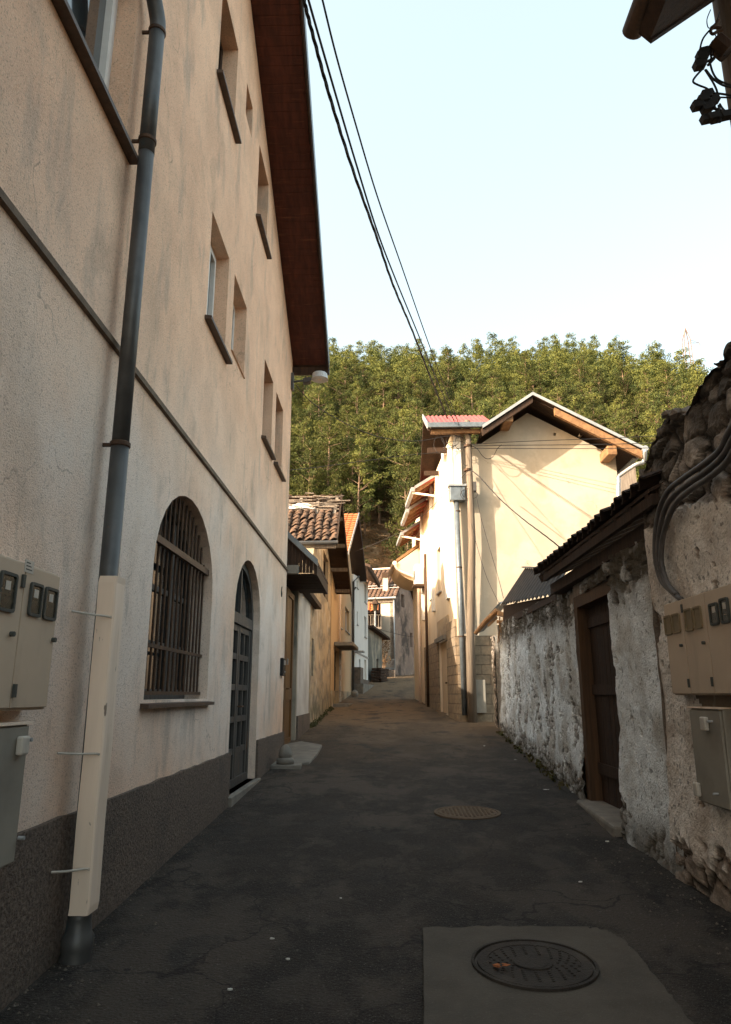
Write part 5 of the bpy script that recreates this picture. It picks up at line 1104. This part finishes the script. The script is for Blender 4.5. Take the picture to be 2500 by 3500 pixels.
# plaster niche bed around the cabinets
pb = MB()
n1, n2 = 60, 70
for i in range(n1+1):
    for k in range(n2+1):
        y = 3.2+(tl_[1]+.03-3.2)*i/n1; z = gz(5)-.2+(2.30-gz(5)+.2)*k/n2
        pb.v.append((2.262+.012*fbm(y*2, z*2, 8)-.004*fbm(y*9, z*9), y, z))
for i in range(n1):
    for k in range(n2): a = i*(n2+1)+k; y = pb.v[a][1]; z = pb.v[a][2]; (pb.f.append((a, a+1, a+n2+2, a+n2+1)) if y < 5.0+.16*fbm(z*2, 3)+max(0, z-1.1)*.7 else None)
M['niche'] = mat('smeared_brown_render', (.17, .135, .10), (.12, .095, .07), 2, rough=.95, bump=.6, bs=30, layers=[((.34, .31, .27), (3, 3, 1.5), .56, .64, .7)])
pb.build('render_patch', M['niche'], L_o, smooth=True)

# conduits on the ruined wall
def con(pix, r, label):
    P = catmull([PX(x, y, 2.20) for x, y in pix], 6); tag(MB().tube(P, r, 10).build('conduit', M['cable_grey'], smooth=True), label, 'cable', None)
con([(2540, 1400), (2490, 1480), (2460, 1540), (2400, 1590), (2340, 1632), (2290, 1672), (2262, 1720), (2246, 1780), (2240, 1850), (2243, 1920), (2262, 1985), (2300, 2025), (2330, 2050)], .021, 'left one of three grey conduits curving down the ruined wall to the meter cabinet')
con([(2550, 1430), (2505, 1500), (2470, 1560), (2415, 1610), (2350, 1655), (2302, 1695), (2274, 1740), (2258, 1800), (2251, 1860), (2254, 1925), (2270, 1985), (2310, 2030)], .021, 'middle one of three grey conduits curving down the ruined wall to the meter cabinet')
con([(2560, 1470), (2515, 1530), (2480, 1585), (2425, 1632), (2360, 1675), (2315, 1715), (2288, 1765), (2270, 1820), (2262, 1870), (2262, 1925), (2280, 1990), (2316, 2034)], .021, 'right one of three grey conduits curving down the ruined wall to the meter cabinet')

# ------------------------------------------------------------------ TOP RIGHT EAVE AND POLE
Mo = thing('corner_roof', (2.2, 4.5, 6.3), 'dark roof corner with round gutter jutting in at the top right', 'roof')
ge = PY(2163, 108, 4.6)
MB().tube([ge, (ge[0], -4, ge[2])], .082, 18).build('gutter', M['iron'], Mo, smooth=True)
f = MB(); e0 = PY(2225, 150, 4.55); f.prism([e0, e0+(.95, 0, .72), e0+(.95, 0, 1.1), e0+(-.12, 0, .14)], (0, -.04, 0)); f.build('verge_board', M['wood_dark'], Mo)
f = MB(); f.prism([e0+(-.02, -.05, -.0), e0+(2.4, -.05, 1.82), e0+(2.4, -.05, 1.9), e0+(-.1, -.05, .08)], (0, -7.6, 0)); f.build('roof_deck', M['wood_dark'], Mo)
f = MB(); tiles(f, e0+np.array((-.12, -7.3, .13)), (0, 1, 0), np.array((.797, 0, .604)), 32, 9, .23, .33, .04, .01); f.build('roof_tiles', M['tile_dark'], Mo)
MB().box(e0[0]+.5, e0[0]+.8, -3, 4.0, 4.0, e0[2]+.35).build('house_wall', M['lime'], Mo)
up = thing('wooden_post', (2.83, 4.62, 3.8), 'brown wooden post with insulators at the top right edge', 'post')
MB().tube([(2.80, 4.6, 3.6), (2.80, 4.6, 9)], .125, 16).build('shaft', M['pole_wood'], up, smooth=True)
f = MB(); Yp = 4.45
def P5(x, y): return PY(2050+x/3.609, y/3.609, Yp)
f.tube(catmull([P5(1520, 370), P5(1450, 390), P5(1400, 420), P5(1370, 390), P5(1400, 345), P5(1500, 345)], 4), .012, 8)
f.tube(catmull([P5(1465, 255), P5(1430, 310), P5(1380, 350)], 4), .016, 8); f.build('iron_hook', M['iron'], up)
f = MB(); f.tube([P5(1420, 520), P5(1580, 650)], .075, 8); f.build('bracket_arm', M['wood_dark'], up)
for (x, y, n_, ang) in ((1300, 730, 5, 1.2), (1320, 1250, 5, .9), (1410, 1290, 4, .95), (1515, 1470, 5, .1)):
    c = P5(x, y); f = MB(); r_ = random.Random(x)
    for k in range(n_):
        t = (k-n_/2)*.034; q = c+np.array((math.cos(ang)*t, r_.uniform(-.01, .01), math.sin(ang)*t)); s_ = r_.uniform(.045, .06)
        f.obox(q+np.array((-s_, -.03, -.015)), (2*s_*.75, 0, .02), (0, .06, 0), (-.3*s_, 0, .05))
    for k in range(4): f.tube([c+np.array((r_.uniform(-.05, .05), 0, r_.uniform(-.06, .06))), c+np.array((r_.uniform(-.08, .08), -.02, r_.uniform(-.09, .09)))], .012, 5)
    f.build('cable_connector', M['black'], up, bevel=.004)
f = MB()
for pts, r_ in (([(1370, 120), (1325, 240), (1340, 340), (1390, 330), (1450, 250), (1480, 140)], .004), ([(1375, 355), (1280, 470), (1240, 600), (1230, 715)], .007),
    ([(1425, 420), (1460, 520)], .004), ([(1460, 400), (1500, 520)], .004), ([(1280, 840), (1180, 950), (1155, 1010), (1220, 1050), (1320, 1090), (1400, 1150), (1440, 1190)], .008),
    ([(1310, 860), (1400, 970), (1520, 1050), (1640, 1075)], .009), ([(1365, 790), (1400, 900), (1470, 990), (1640, 1060)], .008), ([(1300, 860), (1390, 1000), (1440, 1100), (1455, 1160)], .008),
    ([(1350, 1180), (1400, 1155), (1480, 1155), (1640, 1180)], .009), ([(1370, 1200), (1450, 1200), (1640, 1205)], .007), ([(1480, 1280), (1540, 1360), (1640, 1390)], .008), ([(1420, 1310), (1455, 1400)], .008), ([(1465, 1300), (1500, 1390)], .008),
    ([(1370, 740), (1430, 700), (1550, 680)], .008), ([(1390, 590), (1405, 640), (1370, 720)], .006), ([(1370, 700), (1370, 560), (1400, 500)], .006), ([(1500, 530), (1560, 505), (1600, 480)], .006)):
    f.tube(catmull([P5(*q) for q in pts], 5), r_, 6)
f.build('looping_wires', M['black'], up, smooth=True)

# ------------------------------------------------------------------ ROAD FURNITURE
def gp(x, y, dz): p = PG(x, y); return np.array((p[0], p[1], gz(p[1])+dz))
cp_ = MB(); L = [(1447, 3620), (1447, 3190), (1700, 3187), (2010, 3190), (2075, 3200), (2130, 3230), (2190, 3290), (2250, 3370), (2330, 3470), (2440, 3620)]
pp = []
for (xa, ya), (xb, yb) in zip(L, L[1:]+L[:1]):
    for k in range(8): pp.append(gp(xa+(xb-xa)*k/8+rg.uniform(-4, 4), ya+(yb-ya)*k/8+rg.uniform(-3, 3), -.03))
cpo = cp_.prism(pp, (0, 0, .062)).build('concrete_patch', M['conc_road'], bevel=.008); tag(cpo, kind='structure')
mh = PG(1828, 3322); mz = gz(mh[1])+.034
def tilt(o, y): o.rotation_euler = (math.atan((gz(y+.5)-gz(y-.5))), 0, 0)
m1 = thing('manhole_cover', (mh[0], mh[1], mz), 'round cast iron manhole cover set in the concrete patch near the camera', 'manhole cover')
f = MB(); f.lathe((mh[0], mh[1], mz), [(.335, -.005), (.335, .012), (.318, .014), (.316, -.004)], 56); f.build('rim', M['cast_iron'], m1)
f = MB(); f.lathe((mh[0], mh[1], mz), [(.306, -.005), (.304, .010), (.25, .010), (.248, .006), (.10, .006), (.098, .013), (.01, .014)], 56)
co = f.build('cover_plate', M['cast_iron'], m1)
f = MB(); rm = random.Random(2)
for ring in range(6):
    rr_ = .125+ring*.022; n_ = int(rr_*90)
    for k in range(n_):
        t = 2*math.pi*(k+.5*(ring % 2))/n_; x = mh[0]+rr_*math.cos(t); y = mh[1]+rr_*math.sin(t); f.obox((x-.007, y-.007, mz+.004), (.014, 0, 0), (0, .014, 0), (0, 0, .007))
f.build('tread_studs', M['cast_iron'], co)
f = MB(); f.lathe((mh[0]-.02, mh[1]+.0, mz), [(.095, .0135), (.09, .016), (.01, .016)], 24); f.build('centre_plate', M['cast_iron'], co)
tilt(m1, mh[1])
m2_ = PG(1598, 2781); z_ = gz(m2_[1])+.006
m2o = thing('manhole_cover', (m2_[0], m2_[1], z_), 'smaller worn brown manhole cover flush in the asphalt mid street', 'manhole cover')
f = MB(); f.lathe((m2_[0], m2_[1], z_), [(.37, -.01), (.37, .010), (.34, .013), (.335, .004), (.325, .004), (.32, .012), (.01, .013)], 40); f.build('cover_plate', M['gravel_iron'], m2o)
f = MB()
for i in range(-6, 7):
    for j in range(-6, 7):
        x, y = i*.045, j*.045
        if x*x+y*y < .28**2: f.obox((m2_[0]+x-.012, m2_[1]+y-.012, z_+.011), (.024, 0, 0), (0, .024, 0), (0, 0, .008))
f.build('tread_studs', M['gravel_iron'], m2o); tilt(m2o, m2_[1])
c = PG(1718, 3350); f = MB(); rm = random.Random(5)
for k in range(7):
    a = rm.uniform(0, 6.28); q = np.array((c[0]+rm.uniform(-.03, .03), c[1]+rm.uniform(-.02, .02), mz+.016+rm.uniform(0, .012))); u = np.array((math.cos(a), math.sin(a), rm.uniform(-.2, .4)))*.022; v = np.array((-math.sin(a), math.cos(a), .1))*.012
    f.prism([q-u, q+v, q+u, q-v], (0, 0, .002))
tag(f.build('fallen_leaf', M['leaf']), 'crumpled orange leaf lying on the near manhole cover', 'leaf')
spots = [(1868, 2704, .05, 'white paper scrap on the asphalt near the gate'), (985, 3290, .018, 'pale pebble left of the concrete patch, nearest the left foreground'), (930, 3218, .016, 'pale pebble on the asphalt mid foreground'),
         (1656, 2552, .03, 'pale scrap on the asphalt by the whitewashed wall'), (788, 3396, .018, 'pale pebble lowest in the left foreground'), (1985, 3022, .018, 'pale pebble on the asphalt right of centre'), (1762, 2600, .03, 'thin pale scrap at the foot of the whitewashed wall'),
         (1165, 3080, .014, 'tiny pale pebble in the middle of the street'), (2078, 2882, .022, 'pale pebble before the gate threshold')]
for i, (x, y, s_, lab) in enumerate(spots):
    p = gp(x, y, .022); r_ = random.Random(i); f = MB(); P_ = []
    for k in range(7): t = k*.9; P_.append((p[0]+s_*math.cos(t)*r_.uniform(.5, 1), p[1]+s_*.7*math.sin(t)*r_.uniform(.5, 1), p[2]-.01))
    f.prism(P_, (0, 0, s_*.35 if 'pebble' in lab else .008)); tag(f.build('pebble' if 'pebble' in lab else 'litter_scrap', M['paper']), lab, 'pebble' if 'pebble' in lab else 'litter')
# weeds along the wall foot
f = MB(); rwd = random.Random(9)
for i in range(60):
    if i < 35: y = rwd.uniform(18.9, 26.4); x = XR+.06+rwd.random()*.1
    else: y = rwd.uniform(9.5, 17.4); x = xj(y)-.13-rwd.random()*.05
    leafclump(f, (x, y, gz(y)+.06), (.06, .1, .07), 14, .06, rwd)
M['weed'] = mat('wall_foot_weeds', (.05, .065, .02), (.09, .07, .03), 3, rough=.9)
tag(f.build('weeds', M['weed']), 'low weeds and dry leaves along the foot of the walls', 'weeds', kind='stuff')

f = MB(); rgr = random.Random(15)
for i in range(900):
    y = 3+rgr.random()**1.5*17; left = rgr.random() < .5; e = rgr.random()**2.2*.45
    x = (XW+.05+e) if left else (min(xj(y), 2.34)-.16-e if y < 7 else xj(y)-.16-e); s_ = rgr.uniform(.004, .013)
    c = (x, y, gz(y)+.012*fbm(x*.9, y*.5)+.02*min(1, abs(x-.3)/2)**2+s_*.2); a = rgr.uniform(0, 6.28); k = len(f.v)
    f.v += [(c[0]+s_*math.cos(a+t*1.57)*rgr.uniform(.7, 1.3), c[1]+s_*math.sin(a+t*1.57), c[2]) for t in range(4)]+[(c[0], c[1], c[2]+s_*.9)]
    f.f += [(k, k+1, k+4), (k+1, k+2, k+4), (k+2, k+3, k+4), (k+3, k, k+4)]
M['grit'] = mat('road_grit', (.16, .14, .115), (.07, .06, .05), 60, rough=.95)
tag(f.build('grit', M['grit']), 'loose grit gathered along both edges of the asphalt', 'grit', kind='stuff')

# ------------------------------------------------------------------ FOREST
def pine(seed, h, cb, R):
    r = random.Random(seed); tr = MB(); cr = MB(); lean = (r.uniform(-.3, .3), r.uniform(-.3, .3))
    P = [(lean[0]*t*t, lean[1]*t*t, h*t-.4) for t in (0, .25, .5, .75, .97)]
    tr.tube(P, [.17, .14, .10, .06, .02], 7)
    nw = int((h*(1-cb))/.66)
    for j in range(nw):
        t = (j+.5)/nw; z = h*(cb+(1-cb)*t); env = (1-t)**.72*(.55+.55*min(1, t*3.2))*1.12*r.uniform(.8, 1.15); cx, cy = lean[0]*(z/h)**2, lean[1]*(z/h)**2
        nb_ = r.choice([4, 5, 5, 6]) if t < .85 else 3; ph = r.uniform(0, 6.28)
        for k in range(nb_):
            if r.random() < .16: continue
            a = ph+2*math.pi*k/nb_+r.uniform(-.5, .5); L = R*env*r.uniform(.5, 1.2)+.2; dz = L*r.uniform(.0, .5)
            e = np.array((cx+L*math.cos(a), cy+L*math.sin(a), z+dz)); tr.tube([(cx, cy, z-.3), e], [.035, .012], 4, caps=False)
            for m in (.5, 1.0) if L < 1.2 else (.45, .75, 1.0):
                c = np.array((cx, cy, z))*(1-m)+e*m+np.array([r.uniform(-.2, .2) for _ in range(3)]); q_ = r.uniform(.75, 1.25)
                leafclump(cr, c, (.40*q_, .40*q_, .27*q_), int(66*q_), .145, r)
    leafclump(cr, (lean[0], lean[1], h-.15), (.32, .32, .45), 40, .14, r)
    return tr, cr
protos = []
specs = [(1, 11, .22, 1.9), (2, 9.6, .16, 2.05), (3, 12, .36, 1.8), (4, 10.2, .26, 2.2), (5, 7, .10, 1.7)]
pmesh = []
for s in specs:
    tr, cr = pine(*s)
    o1 = tr.build('trunk', M['bark']); o2 = cr.build('crown', M['needles']); pmesh.append((o1, o2))
rt_ = random.Random(77); cells = []
y = 60.5
while y < 121:
    step = 2.1+(y-60)*.010; x = -.30*y-4
    while x < .56*y+4:
        X = x+rt_.uniform(-1.1, 1.1); Y = y+rt_.uniform(-1.1, 1.1); x += step*1.05
        z = hz(X, Y)
        d = np.array((X, Y, z+8))-EYE; zc = d@FW; sx = 1250+F_PX*(d@RT)/zc; sy = 1750-F_PX*(d@UP)/zc
        db_ = np.array((X, Y, z))-EYE; syb = 1750-F_PX*(db_@UP)/(db_@FW)
        if 1690 < sx < 2080 and sy > 1560: continue                 # behind the gable
        if sx > 2200 and sy > 1560: continue                        # behind the ruined wall
        if sy > 1980: continue
        if sx < 640: continue
        if 1235 < sx < 1395 and syb > 1850 and rt_.random() < .93: continue   # the bare slope
        cells.append((X, Y, z, sx, sy, syb))
    y += step*.98
print('trees', len(cells))
vis = [c for c in cells]; vis.sort(key=lambda c: (c[1]**2+c[0]**2)-(2500 if c[1] > 112 else 0)); near_ = [c for c in vis if c[3] > 950]; cells = near_[:292]; rest = near_[292:]+[c for c in vis if c[3] <= 950]
# past three hundred pines the remaining upper wood is one mass
tv = []; tf = []; nb0 = 0
lodm = []
for o1, o2 in pmesh:
    me = o2.data; co = np.empty(len(me.vertices)*3); me.vertices.foreach_get('co', co); lodm.append(co.reshape(-1, 4, 3)[::2])
for X, Y, z, *_ in rest:
    q = lodm[rt_.randrange(4)]; a = rt_.uniform(0, 6.28); s_ = rt_.uniform(.8, 1.2); ca, sa = math.cos(a)*s_, math.sin(a)*s_
    c_ = q.mean(axis=1, keepdims=True); q2 = c_+(q-c_)*1.35
    tv.append(np.stack([q2[..., 0]*ca-q2[..., 1]*sa+X, q2[..., 0]*sa+q2[..., 1]*ca+Y, q2[..., 2]*s_+z], axis=-1).reshape(-1, 3))
V_ = np.concatenate(tv); nq = len(V_)//4; me = bpy.data.meshes.new('pine_wood'); me.vertices.add(len(V_)); me.vertices.foreach_set('co', V_.ravel())
me.loops.add(nq*4); me.loops.foreach_set('vertex_index', np.arange(nq*4)); me.polygons.add(nq); me.polygons.foreach_set('loop_start', np.arange(nq)*4); me.update(calc_edges=True)
wo = bpy.data.objects.new('pine_wood', me); COL.objects.link(wo); me.materials.append(M['needles'])
tag(wo, 'dense mass of pines filling the upper hillside between the nearer trees', 'wood', kind='stuff')
print('REST', len(rest), nq)
first = {}
GL_ = {'crest': ('green pine tree standing on the hill crest against the sky', 'pines along the hill crest'),
       'slope': ('bushy sunlit pine tree in the dense wood on the hillside', 'pines on the wooded hillside'),
       'foot': ('slender pine tree with long bare trunk at the foot of the hill', 'bare-trunked pines at the hill foot')}
for X, Y, z, sx, sy, syb in cells:
    zone = 'crest' if Y > 106 else ('foot' if Y < 74 else 'slope')
    k = rt_.choice([0, 1, 2, 3, 1, 3]) if zone != 'foot' else rt_.choice([2, 0, 2, 4, 3])
    lab, grp = GL_[zone]
    e = bpy.data.objects.new('pine_tree', None); COL.objects.link(e); e.location = (X, Y, z); e.empty_display_size = .3
    s_ = rt_.choice([rt_.uniform(.8, 1.0), rt_.uniform(.95, 1.2)]); e.scale = (s_*rt_.uniform(.85, 1.1), s_*rt_.uniform(.85, 1.1), s_); e.rotation_euler = (0, 0, rt_.uniform(0, 6.28))
    tag(e, lab, 'tree', grp)
    for src, nm in zip(pmesh[k], ('trunk', 'crown')):
        c = src.copy(); c.name = nm; COL.objects.link(c); c.parent = e
for a, b in pmesh: bpy.data.objects.remove(a); bpy.data.objects.remove(b)
f = MB(); rsb = random.Random(12)
for i in range(230):
    X = rsb.uniform(-6, 9); Y = rsb.uniform(57, 76); z = hz(X, Y)
    leafclump(f, (X, Y, z+.15), (.45, .45, .3), 34, .16, rsb)
tag(f.build('scrub', M['scrub']), 'dry brown scrub covering the bare foot of the hill', 'scrub', kind='stuff')

# pylon on the hill
pb_ = PY(2368, 1345, 225); pt_ = PY(2340, 1165, 225); pyo = thing('pylon', (pb_[0], 225, hz(pb_[0], 225)), 'thin lattice power pylon rising behind the hill at the right', 'pylon')
f = MB(); x0, x1 = PY(2343, 1345, 225)[0], PY(2382, 1345, 225)[0]; zb = hz(pb_[0], 225); zt_ = PY(2340, 1163, 225)[2]; zh = PY(2340, 1122, 225)[2]
zb = min(zb, PY(2343, 1400, 225)[2]); xa, xb = PY(2336, 1163, 225)[0], PY(2357, 1163, 225)[0]; xm = PY(2343, 1122, 225)[0]
Lg = lambda s_, z: (x0+(xa-x0)*(z-zb)/(zt_-zb)) if s_ == 0 else (x1+(xb-x1)*(z-zb)/(zt_-zb))
for yy in (224.2, 226):
    f.tube([(x0, yy, zb), (xa, yy, zt_), (xm, 225, zh)], .17, 5); f.tube([(x1, yy, zb), (xb, yy, zt_), (xm, 225, zh)], .17, 5)
    N_ = 11
    for i in range(N_):
        za, zc = zb+(zt_-zb)*i/N_, zb+(zt_-zb)*(i+1)/N_; f.tube([(Lg(i % 2, za), yy, za), (Lg(1-i % 2, zc), yy, zc)], .06, 4)
f.build('lattice_tower', M['pylon'], pyo)
f = MB()
for (a, b) in (((2335, 1222), (2312, 1216)), ((2358, 1172), (2392, 1172)), ((2360, 1240), (2404, 1246))):
    q0, q1 = PY(*a, 225), PY(*b, 225); f.tube([q0, q1], .10, 5); f.tube([q0+(0, 0, 1.2), q1], .07, 5); f.tube([q1, q1-(0, 0, 1.2)], .15, 5)
f.build('cross_arms', M['pylon'], pyo)
